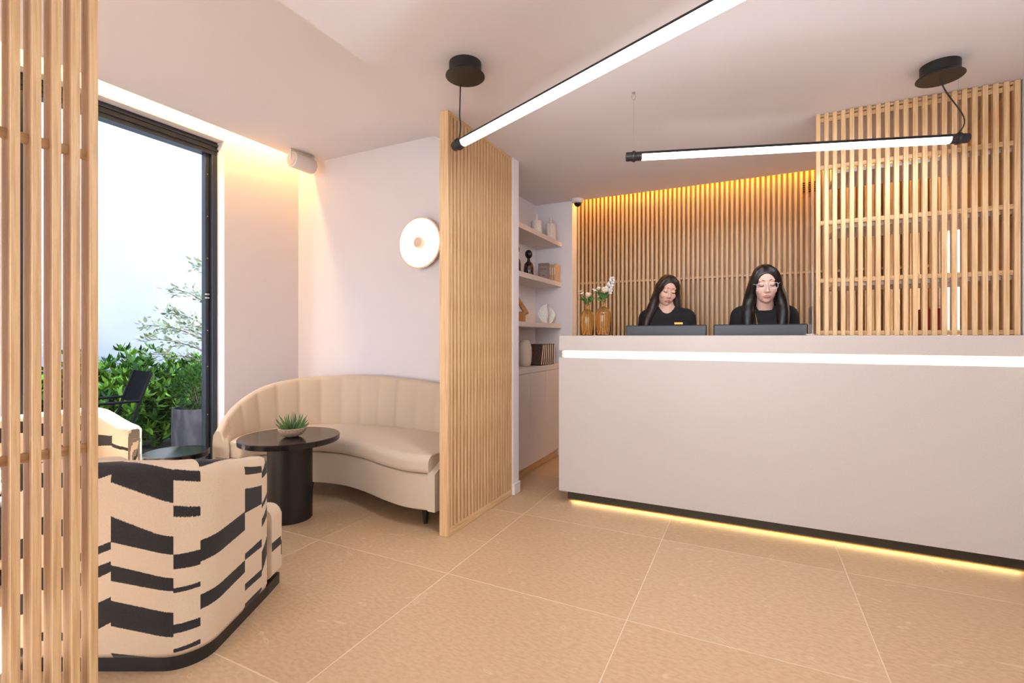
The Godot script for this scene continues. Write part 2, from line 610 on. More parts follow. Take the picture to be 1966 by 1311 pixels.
# woven print of the armchairs: bars laid out in upright columns; s runs round the shell from the right arm (m), h is height (m)
const SHELL := 1.67
func boucle() -> StandardMaterial3D:
	var W := 1336
	var H := 640
	var bars := [
		# right arm front
		[0.0, 0.086, 0.48, 0.51, 0.435, 0.455], [0.0, 0.086, 0.40, 0.455, 0.35, 0.385], [0.0, 0.086, 0.24, 0.32, 0.15, 0.24], [0.0, 0.086, 0.60, 0.69, 0.57, 0.60],
		# second column
		[0.086, 0.22, 0.60, 0.63, 0.604, 0.635], [0.086, 0.22, 0.455, 0.54, 0.463, 0.554], [0.086, 0.22, 0.265, 0.30, 0.267, 0.293], [0.086, 0.22, 0.135, 0.165, 0.139, 0.167], [0.086, 0.22, 0.03, 0.085, 0.02, 0.085],
		# side
		[0.22, 0.47, 0.685, 0.70, 0.648, 0.715], [0.22, 0.47, 0.393, 0.47, 0.375, 0.453], [0.22, 0.47, 0.217, 0.267, 0.20, 0.254],
		# corner
		[0.47, 0.553, 0.605, 0.635, 0.615, 0.65], [0.47, 0.553, 0.527, 0.548, 0.535, 0.56], [0.47, 0.553, 0.365, 0.42, 0.37, 0.422], [0.47, 0.553, 0.285, 0.302, 0.285, 0.302], [0.47, 0.553, 0.14, 0.172, 0.14, 0.172], [0.47, 0.553, 0.075, 0.092, 0.07, 0.085],
		# back
		[0.553, 0.771, 0.565, 0.648, 0.612, 0.690], [0.553, 0.771, 0.422, 0.487, 0.471, 0.538], [0.553, 0.771, 0.292, 0.338, 0.333, 0.389], [0.553, 0.771, 0.128, 0.216, 0.173, 0.263], [0.553, 0.771, 0.02, 0.04, 0.026, 0.077],
		[0.52, 0.62, 0.735, 0.80, 0.735, 0.80],
		[0.771, 0.93, 0.635, 0.70, 0.58, 0.655], [0.771, 0.93, 0.445, 0.472, 0.38, 0.41], [0.771, 0.93, 0.365, 0.402, 0.29, 0.34], [0.771, 0.93, 0.185, 0.276, 0.10, 0.20],
		[0.93, 1.05, 0.60, 0.64, 0.60, 0.64], [0.93, 1.05, 0.49, 0.53, 0.50, 0.54], [0.93, 1.05, 0.30, 0.38, 0.30, 0.38], [0.93, 1.05, 0.12, 0.15, 0.12, 0.15],
		[1.05, 1.25, 0.60, 0.69, 0.56, 0.64], [1.05, 1.25, 0.42, 0.49, 0.37, 0.44], [1.05, 1.25, 0.22, 0.29, 0.18, 0.26], [1.05, 1.25, 0.05, 0.1, 0.02, 0.07],
		[1.25, 1.36, 0.55, 0.58, 0.56, 0.60], [1.25, 1.36, 0.40, 0.49, 0.41, 0.50], [1.25, 1.36, 0.24, 0.27, 0.24, 0.27], [1.25, 1.36, 0.08, 0.15, 0.08, 0.15],
		[1.36, 1.55, 0.52, 0.60, 0.58, 0.66], [1.36, 1.55, 0.30, 0.37, 0.36, 0.44], [1.36, 1.55, 0.10, 0.17, 0.15, 0.22],
		[1.55, 1.67, 0.57, 0.60, 0.57, 0.60], [1.55, 1.67, 0.41, 0.46, 0.42, 0.48], [1.55, 1.67, 0.20, 0.24, 0.20, 0.24],
	]
	var r := RandomNumberGenerator.new()
	r.seed = 77
	var dark := PackedByteArray()
	dark.resize(W * H)
	for b: Array in bars:
		var x0 := int(b[0] / SHELL * W)
		var x1 := int(b[1] / SHELL * W)
		for x in range(x0, x1):
			var f := float(x - x0) / (x1 - x0)
			var y0 := lerpf(b[2], b[4], f) / 0.8 * H + r.randf_range(-0.9, 0.9)
			var y1 := lerpf(b[3], b[5], f) / 0.8 * H + r.randf_range(-0.9, 0.9)
			for y in range(maxi(int(y0), 0), mini(int(y1), H)):
				dark[x + W * (H - 1 - y)] = 1
	var data := PackedByteArray()
	data.resize(W * H * 3)
	for y in H:
		for x in W:
			var i := x + W * y
			var j := r.randf()
			var wv := 0.5 + 0.5 * sin(x * 1.6) * sin(y * 1.5)
			if dark[i]:
				var s := 30.0 + 22.0 * j * j + 6.0 * wv
				data[i * 3] = int(s); data[i * 3 + 1] = int(s * 0.95); data[i * 3 + 2] = int(s * 0.95)
			else:
				var s2 := 0.90 + 0.07 * j + 0.05 * wv
				data[i * 3] = int(minf(226 * s2, 255)); data[i * 3 + 1] = int(203 * s2); data[i * 3 + 2] = int(174 * s2)
	var im := Image.create_from_data(W, H, false, Image.FORMAT_RGB8, data)
	var m := mat(Color.WHITE, 0.95)
	m.albedo_texture = ImageTexture.create_from_image(im)
	m.rim_enabled = true
	m.rim = 0.2
	return m


# ------------------------------------------------------------------ scene
func _ready() -> void:
	# camera: level, lens shifted a little
	var cam := Camera3D.new()
	cam.name = "camera"
	add_child(cam)
	cam.position = Vector3(0, EYE, 0)
	cam.rotation_degrees.y = TH
	cam.projection = Camera3D.PROJECTION_FRUSTUM
	cam.near = 0.05
	cam.far = 100.0
	cam.size = 2.0 * 655.5 / F * cam.near
	cam.frustum_offset = Vector2(0, (645.8 - 655.5) / F * cam.near)
	cam.current = true
	# daylight: bright overcast sky
	var we := WorldEnvironment.new()
	we.name = "environment"
	var env := Environment.new()
	env.background_mode = Environment.BG_SKY
	env.sky = Sky.new()
	var sk := ProceduralSkyMaterial.new()
	sk.sky_top_color = rgb(196, 214, 242)
	sk.sky_horizon_color = rgb(232, 240, 250)
	sk.ground_bottom_color = rgb(120, 118, 114)
	sk.ground_horizon_color = rgb(150, 148, 146)
	sk.sky_energy_multiplier = 2.5
	sk.ground_energy_multiplier = 1.0
	env.sky.sky_material = sk
	env.tonemap_mode = Environment.TONE_MAPPER_LINEAR
	env.tonemap_exposure = 1.12
	env.sdfgi_enabled = true
	env.ssao_enabled = true
	env.ssil_enabled = true
	we.environment = env
	add_child(we)
	# the sun stands behind the courtyard wall: it lights the street and the houses opposite the entrance
	var sun := DirectionalLight3D.new()
	sun.name = "sun"
	sun.light_color = rgb(252, 250, 250)
	sun.light_energy = 11.0
	sun.light_angular_distance = 0.6
	sun.shadow_enabled = true
	sun.sky_mode = DirectionalLight3D.SKY_MODE_LIGHT_ONLY
	add_child(sun)
	sun.look_at_from_position(Vector3(-5, 7.5, -4.5), Vector3.ZERO)
	# hidden cove strips: along the window wall, above the slat wall, under the desk
	area("cove_window_light", Vector3(-3.80, 2.985, -1.65), Vector3(-0.35, -1, 0), Vector2(3.1, 0.02), 2.6, rgb(255, 192, 110), Vector3.BACK)
	area("cove_slat_light", Vector3(-0.16, 2.70, -4.64), Vector3(0, -1, -0.25), Vector2(2.8, 0.02), 1.7, rgb(255, 186, 80))
	area("desk_groove_light", Vector3(0.03, 1.076, -3.295), Vector3(0, -0.3, 1), Vector2(2.45, 0.03), 0.22, rgb(255, 226, 178))
	area("desk_foot_light", Vector3(0.03, 0.019, -3.349), Vector3(0, -1, 0.45), Vector2(2.4, 0.008), 0.2, rgb(255, 226, 168))

	rng.seed = 11
	make_materials()
	shell()
	windows()
	courtyard()
	partition()
	near_screen()
	slat_wall()
	desk()
	desk_screen()
	niche()
	pendants()
	sofa()
	tables()
	armchairs()
	small_fittings()
	shelf_things()
	desk_things()
	people()


func wall_mesh(parts: Array) -> MB:
	var m := MB.new()
	for p: Array in parts:
		m.span(p[0], p[1])
	return m


func shell() -> void:
	# floor: stone tiles over a grout bed
	var fl := thing("floor", "floor of large beige stone tiles with pale joints", "floor", Vector3.ZERO, 0.0, "", "structure")
	part(fl, "grout_bed", MB.new().span(Vector3(-4.2, -0.2, -4.95), Vector3(2.7, -0.0012, 2.8)), M.grout)
	var P := 0.906
	var cache := {}
	for i in range(-3, 3):
		for j in range(-6, 4):
			var x0 := maxf(-1.377 + P * i, -3.935) + 0.0022
			var x1 := minf(-1.377 + P * (i + 1), 1.28) - 0.0022
			var z0 := maxf(-2.042 + P * j, -4.80) + 0.0022
			var z1 := minf(-2.042 + P * (j + 1), 2.6) - 0.0022
			if x1 - x0 < 0.02 or z1 - z0 < 0.02:
				continue
			var key := "%d_%d" % [int((x1 - x0) * 1000), int((z1 - z0) * 1000)]
			if not cache.has(key):
				cache[key] = MB.new().box(Vector3(0, -0.0095, 0), Vector3(x1 - x0, 0.019, z1 - z0), 0.0012).mesh()
			var t := part(fl, "tile", cache[key], M["tile%d" % ((i * 3 + j * 5 + 40) % 4)])
			t.position = Vector3((x0 + x1) / 2, 0, (z0 + z1) / 2)
	# ceilings: the reception's hangs lower than the lounge's; both stop short of the lit walls
	var ce := thing("ceiling", "smooth white plaster ceiling with lit cove slots along the walls", "ceiling", Vector3.ZERO, 0.0, "", "structure")
	part(ce, "reception_ceiling", wall_mesh([[Vector3(-1.665, CEIL, -4.60), Vector3(1.4, CEIL + 0.06, 2.7)], [Vector3(-2.1, CEIL, -4.60), Vector3(-1.665, CEIL + 0.06, -3.37)]]), M.ceiling)
	part(ce, "lounge_ceiling", wall_mesh([[Vector3(-3.76, LOUNGE, BZ), Vector3(-1.70, LOUNGE + 0.05, 2.7)]]), M.ceiling)
	part(ce, "ceiling_step", wall_mesh([[Vector3(-1.705, CEIL, BZ), Vector3(-1.665, 3.1, 2.7)]]), M.ceiling)
	part(ce, "roof_slab", wall_mesh([[Vector3(-4.2, 3.1, -3.4), Vector3(-1.66, 3.25, 2.8)], [Vector3(-2.2, 2.76, -4.95), Vector3(2.8, 2.9, 2.8)]]), M.plaster)
	# walls
	var jz := -2.535
	solo("wall_left", wall_mesh([
		[Vector3(-4.14, 0, -3.4), Vector3(WX, 3.1, jz)], [Vector3(-4.14, 0, -1.24), Vector3(WX, 3.1, 2.8)],
		[Vector3(-4.14, 2.828, jz), Vector3(WX, 3.1, -1.24)]]), M.plaster, "pale plaster wall around the tall courtyard window", "wall", Vector3.ZERO, 0.0, "", "structure")
	solo("wall_lounge", wall_mesh([[Vector3(WX, 0, BZ - 0.10), Vector3(-1.612, 3.1, BZ)]]), M.plaster, "white plaster wall behind the crescent sofa", "wall", Vector3.ZERO, 0.0, "", "structure")
	solo("wall_niche", wall_mesh([[Vector3(-2.12, 0, -4.80), Vector3(-2.0, 2.76, -3.37)]]), M.plaster, "white plaster wall at the back of the shelf niche", "wall", Vector3.ZERO, 0.0, "", "structure")
	solo("wall_pier", wall_mesh([[Vector3(-2.0, 0, -4.80), Vector3(-1.60, 2.76, -4.581)]]), M.plaster, "white wall pier between the shelf niche and the slat wall", "wall", Vector3.ZERO, 0.0, "", "structure")
	solo("wall_back", wall_mesh([[Vector3(-2.12, 0, -4.95), Vector3(1.4, 2.9, -4.80)]]), M.plaster, "plain wall carrying the vertical oak slats behind the desk", "wall", Vector3.ZERO, 0.0, "", "structure")
	solo("wall_right", wall_mesh([
		[Vector3(1.28, 0, -4.22), Vector3(1.40, 2.8, 2.8)], [Vector3(1.28, 0, -4.80), Vector3(1.40, 2.8, -4.70)], [Vector3(1.28, 2.06, -4.70), Vector3(1.40, 2.8, -4.22)]]), M.plaster, "pale wall at the end of the reception desk with a doorway", "wall", Vector3.ZERO, 0.0, "", "structure")
	solo("wall_front", wall_mesh([
		[Vector3(-4.14, 0, 2.6), Vector3(-3.3, 3.1, 2.8)], [Vector3(1.0, 0, 2.6), Vector3(1.4, 3.1, 2.8)], [Vector3(-3.3, 2.45, 2.6), Vector3(1.0, 3.1, 2.8)]]), M.plaster, "street wall around the wide glazed entrance", "wall", Vector3.ZERO, 0.0, "", "structure")
	solo("baseboard_niche", MB.new().span(Vector3(-1.612, 0, -3.372), Vector3(-1.598, 0.085, -3.268), 0.003), M.white, "short white skirting block at the end of the niche wall", "baseboard", Vector3.ZERO, 0.0, "", "structure")
	solo("baseboard_lounge", MB.new().span(Vector3(WX, 0, BZ), Vector3(-1.70, 0.07, BZ + 0.012), 0.003), M.white, "white skirting along the wall behind the sofa", "baseboard", Vector3.ZERO, 0.0, "", "structure")
	# bright back office seen through the doorway
	solo("wall_office", wall_mesh([
		[Vector3(2.5, 0, -5.0), Vector3(2.6, 2.8, -3.0)], [Vector3(1.4, 0, -5.0), Vector3(2.5, 2.8, -4.9)], [Vector3(1.4, 0, -3.1), Vector3(2.5, 2.8, -3.0)]]), M.plaster, "white walls of the back office beyond the doorway", "wall", Vector3.ZERO, 0.0, "", "structure")
	var ol := thing("office_ceiling_light", "square white ceiling light in the back office", "light", Vector3(1.95, 2.76, -4.2))
	part(ol, "light_panel", MB.new().box(Vector3(0, -0.02, 0), Vector3(0.6, 0.03, 0.6), 0.004), emit(rgb(255, 244, 230), 4.0))
	area("office_light", Vector3(1.95, 2.70, -4.2), Vector3(0, -1, 0), Vector2(0.58, 0.58), 6.0, rgb(255, 242, 226))
	# light strips that sit in the coves
	var s1 := thing("cove_light_strip", "warm light strip hidden in the cove over the courtyard window", "light strip", Vector3(-3.80, 3.02, -1.65))
	part(s1, "strip", MB.new().box(Vector3.ZERO, Vector3(0.02, 0.012, 3.1), 0.002), M.led_warm)
	part(s1, "channel", MB.new().box(Vector3(0, 0.045, 0), Vector3(0.024, 0.07, 3.12)), M.steel)
	var s2 := thing("cove_light_strip", "warm light strip hidden in the ceiling slot over the slat wall", "light strip", Vector3(-0.16, 2.725, -4.64))
	part(s2, "strip", MB.new().box(Vector3.ZERO, Vector3(2.8, 0.012, 0.02), 0.002), M.led_warm)
	part(s2, "channel", MB.new().box(Vector3(0, 0.02, 0), Vector3(2.82, 0.028, 0.024)), M.steel)


func windows() -> void:
	# courtyard window: slim anthracite frame, header track, glass
	var x := -4.075
	var w := thing("window_1", "tall courtyard window with slim anthracite metal frame", "window", Vector3(x, 0, 0), 0.0, "", "structure")
	var z0 := -2.535
	var z1 := -1.24
	part(w, "header", MB.new().span(Vector3(-0.05, 2.72, z0), Vector3(0.05, 2.828, z1), 0.004).span(Vector3(0.05, 2.75, z0), Vector3(0.062, 2.765, z1)).span(Vector3(0.05, 2.79, z0), Vector3(0.062, 2.805, z1)), M.frame)
	part(w, "sill", MB.new().span(Vector3(-0.05, 0, z0), Vector3(0.05, 0.06, z1), 0.004), M.frame)
	part(w, "stile", MB.new().span(Vector3(-0.05, 0.06, z0), Vector3(0.05, 2.72, z0 + 0.045), 0.004).span(Vector3(-0.03, 0.06, z0 + 0.045), Vector3(0.02, 2.72, z0 + 0.085), 0.004), M.frame)
	part(w, "stile", MB.new().span(Vector3(-0.05, 0.06, z1 - 0.11), Vector3(0.05, 2.72, z1), 0.004), M.frame)
	part(w, "pane", MB.new().quad_pane(Vector3(-0.01, 0.06, z0 + 0.085), Vector3(-0.01, 2.72, z1 - 0.11)), M.glass)
	var lt := MB.new()
	for yy: float in [1.52, 1.55]:
		lt.box(Vector3(0.025, yy, z0 + 0.07), Vector3(0.02, 0.014, 0.03), 0.003)
	part(w, "latch", lt, M.steel)
	var sc := MB.new()
	for yy: float in [0.55, 0.95, 1.25, 1.85, 2.2, 2.55]:
		sc.ball(Vector3(0.021, yy, z0 + 0.065), Vector3(0.003, 0.006, 0.006), 8, 5)
	part(w, "screw_heads", sc, M.steel)
	# glazed entrance behind the camera
	var e := thing("window_2", "wide glazed street entrance with dark metal frame", "window", Vector3(0, 0, 2.7), 0.0, "", "structure")
	part(e, "head_rail", MB.new().span(Vector3(-3.3, 2.37, -0.04), Vector3(1.0, 2.45, 0.04), 0.004), M.frame)
	part(e, "bottom_rail", MB.new().span(Vector3(-3.3, 0, -0.04), Vector3(1.0, 0.08, 0.04), 0.004), M.frame)
	for i in 5:
		var px := -3.3 + 4.3 * i / 4.0
		part(e, "mullion", MB.new().span(Vector3(clampf(px - 0.03, -3.3, 0.94), 0.08, -0.04), Vector3(clampf(px + 0.03, -3.24, 1.0), 2.37, 0.04), 0.004), M.frame)
		if i < 4:
			part(e, "pane", MB.new().quad_pane(Vector3(px + 0.03, 0.08, 0), Vector3(px + 4.3 / 4 - 0.03, 2.37, 0)), M.glass)


# ------------------------------------------------------------------ slats
var slat_meshes := {}
func slat(parent: Node3D, size: Vector3, at: Vector3, m: Material, called := "slat") -> void:
	var key := str(size)
	if not slat_meshes.has(key):
		slat_meshes[key] = MB.new().box(Vector3.ZERO, size, 0.0015).mesh()
	var o := part(parent, called, slat_meshes[key], m)
	o.position = at


func partition() -> void:
	# oak partition between the lounge and the desk: slats on both faces of a board
	var p := thing("slat_partition", "full height oak slat partition beside the crescent sofa", "partition", Vector3(-1.65, 0, -2.838))
	var L := 0.864
	part(p, "core_board", MB.new().box(Vector3(0, CEIL / 2, 0), Vector3(0.005, CEIL - 0.02, L - 0.04)), M.oak_v)
	part(p, "end_post", MB.new().box(Vector3(0, CEIL / 2, L / 2 - 0.011), Vector3(0.062, CEIL - 0.002, 0.022), 0.002), M.oak_v)
	part(p, "end_post", MB.new().box(Vector3(0, CEIL / 2, -L / 2 + 0.008), Vector3(0.062, CEIL - 0.002, 0.016), 0.002), M.oak_v)
	part(p, "bottom_rail", MB.new().box(Vector3(0, 0.024, 0), Vector3(0.06, 0.046, L - 0.04), 0.002), M.oak_z)
	part(p, "top_rail", MB.new().box(Vector3(0, CEIL - 0.012, 0), Vector3(0.058, 0.022, L - 0.04), 0.002), M.oak_z)
	var nn := 20
	for i in nn:
		var z := L / 2 - 0.022 - 0.0205 - i * 0.0408
		for s: float in [-1.0, 1.0]:
			slat(p, Vector3(0.0265, CEIL - 0.072, 0.0235), Vector3(0.0160 * s, CEIL / 2 + 0.012, z), M.oak_v)


func near_screen() -> void:
	# open screen in line with the partition, close to the camera
	var zend := -0.7045
	var s := thing("slat_screen", "open oak slat screen in front of the patterned armchair", "screen", Vector3(-1.66, 0, zend))
	var n := 30
	var pitch := 0.0407
	for i in n:
		slat(s, Vector3(0.052, CEIL - 0.005, 0.0195), Vector3(-0.026, CEIL / 2, 0.00975 + i * pitch), M.oak_v)
	for y: float in [0.885, 1.714]:
		part(s, "rail", MB.new().box(Vector3(-0.030, y, n * pitch / 2), Vector3(0.020, 0.024, n * pitch - 0.03), 0.0015), M.oak_z)
	part(s, "base_rail", MB.new().box(Vector3(-0.021, 0.012, n * pitch / 2), Vector3(0.03, 0.02, n * pitch - 0.03), 0.0015), M.oak_z)


func slat_wall() -> void:
	var w := thing("slat_wall", "wall of vertical oak slats lit from above behind the reception desk", "slat wall", Vector3(-1.60, 0, -4.80))
	var W := 2.87
	part(w, "backing_board", MB.new().span(Vector3(0, 0, 0.001), Vector3(W, 2.74, 0.008)), M.oak_v)
	var pitch := 0.0408
	var n := int(W / pitch)
	for i in n:
		slat(w, Vector3(0.021, 2.73, 0.0515), Vector3(0.012 + 0.0105 + i * pitch, 1.365, 0.05425), M.oak_v)
	for y: float in [0.9, 1.742]:
		part(w, "rail", MB.new().span(Vector3(0.012, y - 0.011, 0.008), Vector3(W - 0.01, y + 0.011, 0.060), 0.001), M.oak_x)
	# ventilation slots near the ceiling
	var v := thing("vent_grille", "three columns of small black vent slots high on the oak slat wall", "vent", Vector3(0.44, 2.45, -4.7195))
	for i in 3:
		for j in 5:
			part(v, "slot", MB.new().box(Vector3(-0.041 + 0.0408 * i, 0.036 - j * 0.018, 0.001), Vector3(0.014, 0.010, 0.004)), M.camera_dark)
	# oak panel on the side wall behind the desk screen
	solo("oak_wall_panel", MB.new().span(Vector3(1.262, 0.0, -4.20), Vector3(1.28, 2.54, -3.50), 0.002), M.oak_v, "plain oak panel on the side wall behind the open desk screen", "wall panel")


# ------------------------------------------------------------------ reception desk
func desk() -> void:
	var x0 := -1.247
	var x1 := 1.275
	var zf := -3.28
	var d := thing("reception_desk", "long pale stone reception desk with a glowing light groove", "desk", Vector3((x0 + x1) / 2, 0, zf))
	var hw := (x1 - x0) / 2
	part(d, "front_panel", MB.new().span(Vector3(-hw, 0.085, -0.04), Vector3(hw, 1.048, 0), 0.002), M.stone)
	part(d, "side_panel", MB.new().span(Vector3(-hw, 0.085, -0.42), Vector3(-hw + 0.03, 1.048, -0.0405), 0.002), M.stone)
	part(d, "counter_top", MB.new().span(Vector3(-hw, 1.099, -0.225), Vector3(hw, 1.206, 0), 0.002), M.stone)
	part(d, "groove_back", MB.new().span(Vector3(-hw + 0.012, 1.02, -0.06), Vector3(hw, 1.10, -0.036)), M.steel)
	part(d, "light_strip", MB.new().span(Vector3(-hw + 0.035, 1.0485, -0.0355), Vector3(hw, 1.0985, -0.018), 0.002), M.led)
	part(d, "inner_worktop", MB.new().span(Vector3(-hw + 0.031, 0.92, -0.42), Vector3(hw, 0.95, -0.061), 0.002), M.stone)
	part(d, "rear_panel", MB.new().span(Vector3(-hw + 0.031, 0.95, -0.082), Vector3(hw, 1.0985, -0.0625)), M.cabinet)
	part(d, "plinth", MB.new().span(Vector3(-hw + 0.055, 0.024, -0.38), Vector3(hw, 0.0845, -0.04), 0.002), M.plinth)
	part(d, "plinth_foot", MB.new().span(Vector3(-hw + 0.12, 0.0, -0.36), Vector3(hw, 0.024, -0.11)), M.plinth)
	part(d, "foot_light_strip", MB.new().span(Vector3(-hw + 0.075, 0.0195, -0.078), Vector3(hw, 0.0238, -0.060)), emit(rgb(255, 216, 146), 2.5))


func desk_screen() -> void:
	# open slat screen standing on the counter, with shelves behind it
	var s := thing("desk_slat_screen", "open oak slat screen standing on the stone counter", "screen", Vector3(0.356, 1.2065, -3.45))
	var H := CEIL - 1.2085
	var pitch := 0.0424
	for i in 22:
		slat(s, Vector3(0.0225, H, 0.036), Vector3(0.01125 + i * pitch, H / 2, -0.018), M.oak_v)
	for y: float in [0.016, 0.333, 0.683, 1.02, H - 0.035]:
		part(s, "rail", MB.new().box(Vector3(0.456, y, -0.026), Vector3(0.905, 0.026, 0.017), 0.0015), M.oak_x)
	part(s, "top_rail", MB.new().box(Vector3(0.456, H - 0.008, -0.026), Vector3(0.905, 0.014, 0.017), 0.0015), M.oak_x)
	for y: float in [1.515, 1.865, 2.20]:
		var sh := thing("wall_shelf", {1.515: "lowest white shelf behind the open desk screen", 1.865: "middle white shelf behind the open desk screen", 2.20: "highest white shelf behind the open desk screen"}[y], "shelf", Vector3(0.865, y, -3.675), 0.0, "shelves behind the desk screen")
		part(sh, "board", MB.new().box(Vector3.ZERO, Vector3(0.79, 0.024, 0.36), 0.002), M.cabinet)
		part(sh, "edge_lipping", MB.new().box(Vector3(-0.3965, 0, 0), Vector3(0.003, 0.024, 0.358)), M.oak_z)
	solo("shelf_upright", MB.new().box(Vector3(0.462, 1.735, -3.868), Vector3(0.03, 1.60, 0.022), 0.002), M.oak_v, "slim oak upright at the end of the shelves behind the screen", "post")
	# acrylic guard standing on the counter
	var g := thing("acrylic_guard", "clear acrylic guard standing on the counter beside the desk screen", "guard panel", Vector3(0.322, 1.2065, -3.39))
	part(g, "sheet", MB.new().box(Vector3(0, 0.43, 0), Vector3(0.005, 0.84, 0.20), 0.0008), M.acrylic)
	part(g, "foot", MB.new().box(Vector3(0, 0.005, 0), Vector3(0.06, 0.009, 0.12), 0.001), M.acrylic)
	for i in 2:
		solo("binder", MB.new().box(Vector3.ZERO, Vector3(0.028, 0.41, 0.18), 0.003), M.red, ["tall red binder nearer the receptionists behind the desk screen", "tall red binder nearer the oak side panel behind the desk screen"][i], "binder", Vector3(0.915 + 0.038 * i, 1.1555, -3.6), 0.0, "red binders behind the desk screen")


# ------------------------------------------------------------------ shelf niche
func niche() -> void:
	for e: Array in [[1.283, 1.326, "lowest of the three thick white niche shelves"], [1.698, 1.742, "middle one of the three thick white niche shelves"], [2.101, 2.145, "highest of the three thick white niche shelves"]]:
		solo("niche_shelf", MB.new().span(Vector3(-2.0, e[0], -4.58), Vector3(-1.71, e[1], -3.37), 0.002), M.cabinet, e[2], "shelf", Vector3.ZERO, 0.0, "white niche shelves")
	var c := thing("niche_cabinet", "low white cabinet with flush doors under the niche shelves", "cabinet", Vector3(-1.71, 0, -3.975))
	part(c, "body", MB.new().span(Vector3(-0.284, 0.085, -0.602), Vector3(-0.022, 0.884, 0.602)), M.cabinet)
	part(c, "top", MB.new().span(Vector3(-0.286, 0.8845, -0.603), Vector3(0.004, 0.93, 0.603), 0.002), M.cabinet)
	for i in 3:
		part(c, "door", MB.new().span(Vector3(-0.02, 0.088, -0.603 + i * 0.402), Vector3(0, 0.882, -0.603 + i * 0.402 + 0.3985), 0.0015), M.cabinet)
	part(c, "kick_board", MB.new().span(Vector3(-0.06, 0.0, -0.604), Vector3(-0.045, 0.085, 0.604)), M.oak_z)


# ------------------------------------------------------------------ pendants
func pendant(a: Vector3, b: Vector3, label: String, canopy: Vector3, cable_end: int, energy: float) -> void:
	var d := (b - a).normalized()
	var L := a.distance_to(b)
	var t := thing("pendant_light", label, "pendant light", Vector3(a.x, a.y, a.z), 0.0, "slim tube pendant lights")
	var up := Vector3.UP
	var side := d.cross(up).normalized()
	var c := 0.085           # cap length
	var r := 0.0245
	var halves := {}
	for lower in 2:
		var sec := []
		for e: float in [c, L - c]:
			var ring := PackedVector3Array()
			for j in 13:
				var ang := PI * (0.95 + 1.10 * j / 12.0) if lower == 1 else PI * (0.06 + 0.88 * j / 12.0)
				ring.append(d * e + side * cos(ang) * r * (0.97 if lower else 1.0) + up * sin(ang) * r * (0.97 if lower else 1.0))
			sec.append(ring)
		halves[lower] = MB.new().loft(sec, true, true, true)
	part(t, "housing", halves[0], M.black_metal)
	part(t, "light_tube", halves[1], M.tube)
	for e: Array in [[0.0, c], [L - c, L]]:
		part(t, "end_cap", MB.new().tube([d * e[0], d * (e[0] + 0.004), d * (e[1] - 0.004), d * e[1]], [r * 0.9, r, r, r * 0.97], 20), M.black)
		var m: float = e[0] + c / 2.0
		part(t, "collar", MB.new().tube([d * (m - 0.010), d * (m - 0.006), d * (m + 0.006), d * (m + 0.010)], [r + 0.001, r + 0.0055, r + 0.0055, r + 0.001], 20), M.black)
	# ceiling canopy, cable, hanging wire
	var k := canopy - a
	part(t, "canopy", MB.new().lathe([Vector2(0, -0.068), Vector2(0.094, -0.068), Vector2(0.0975, -0.065), Vector2(0.0965, -0.061), Vector2(0.082, -0.050), Vector2(0.080, -0.044), Vector2(0.080, 0.0), Vector2(0, 0)], 40, Transform3D(Basis(), k)), M.black)
	var q: Vector3 = d * (c / 2.0) if cable_end == 0 else d * (L - c / 2.0)
	var top := k + Vector3(0, -0.068, 0) + (q - k) * Vector3(0.75, 0, 0.75) if cable_end == 0 else k + Vector3(0, -0.068, 0)
	var path := []
	for i in 15:
		var f := i / 14.0
		var p := top.lerp(q + Vector3(0, r + 0.004, 0), f)
		if cable_end == 1:
			p += d * sin(f * PI) * 0.07 * f * 1.3 + Vector3(0, -0.02 * sin(f * PI), 0)
		else:
			p += d * 0.012 * maxf(0.0, sin((f - 0.6) * 2.5 * PI)) * (1.0 if f > 0.6 else 0.0)
		path.append(p)
	part(t, "cable", MB.new().tube(path, 0.0032, 8), M.black)
	var o: Vector3 = d * (L - c / 2.0) if cable_end == 0 else d * (c / 2.0)
	for w: Array in [[o, o + Vector3(0, CEIL - a.y, 0)], [q, Vector3(q.x, CEIL - a.y, q.z) if cable_end == 1 else Vector3(q.x, CEIL - a.y, q.z)]]:
		var hi: Vector3 = w[1]
		part(t, "wire", MB.new().tube([w[0] + Vector3(0, r + 0.004, 0), hi - Vector3(0, 0.045, 0)], 0.0009, 6), M.steel)
		var ring := []
		for i in 13:
			var ang := TAU * i / 12.0
			ring.append(hi + Vector3(0, -0.026, 0) + d * cos(ang) * 0.010 + Vector3(0, sin(ang) * 0.017, 0))
		part(t, "hook", MB.new().tube(ring, 0.0016, 6, false).box(hi + Vector3(0, -0.004, 0), Vector3(0.016, 0.008, 0.016), 0.002), M.steel)
	# light leaving the two flanks of the diffuser
	var mid := a + d * L / 2.0
	for tilt: float in [-48.0, 48.0]:
		var w := (-up).rotated(d, deg_to_rad(tilt))
		area("tube_light", mid + w * (r + 0.003), w, Vector2(L - 2 * c, 0.03), energy, rgb(234, 242, 255), d)


func pendants() -> void:
	var a1 := Vector3(-1.385, 2.19, -2.118)
	var d1 := Vector3(0.919, 0, 0.393).normalized()
	pendant(a1, a1 + d1 * 1.69, "slim tube pendant running out from the slat partition, cable at its partition end", Vector3(-1.27, CEIL, -2.04), 0, 1.35)
	var a2 := Vector3(-0.622, 2.197, -2.680)
	var b2 := Vector3(0.985, 2.205, -3.214)
	pendant(a2, b2, "slim tube pendant hanging over the reception desk, cable at the slat screen end", Vector3(0.845, CEIL, -3.10), 1, 0.55)


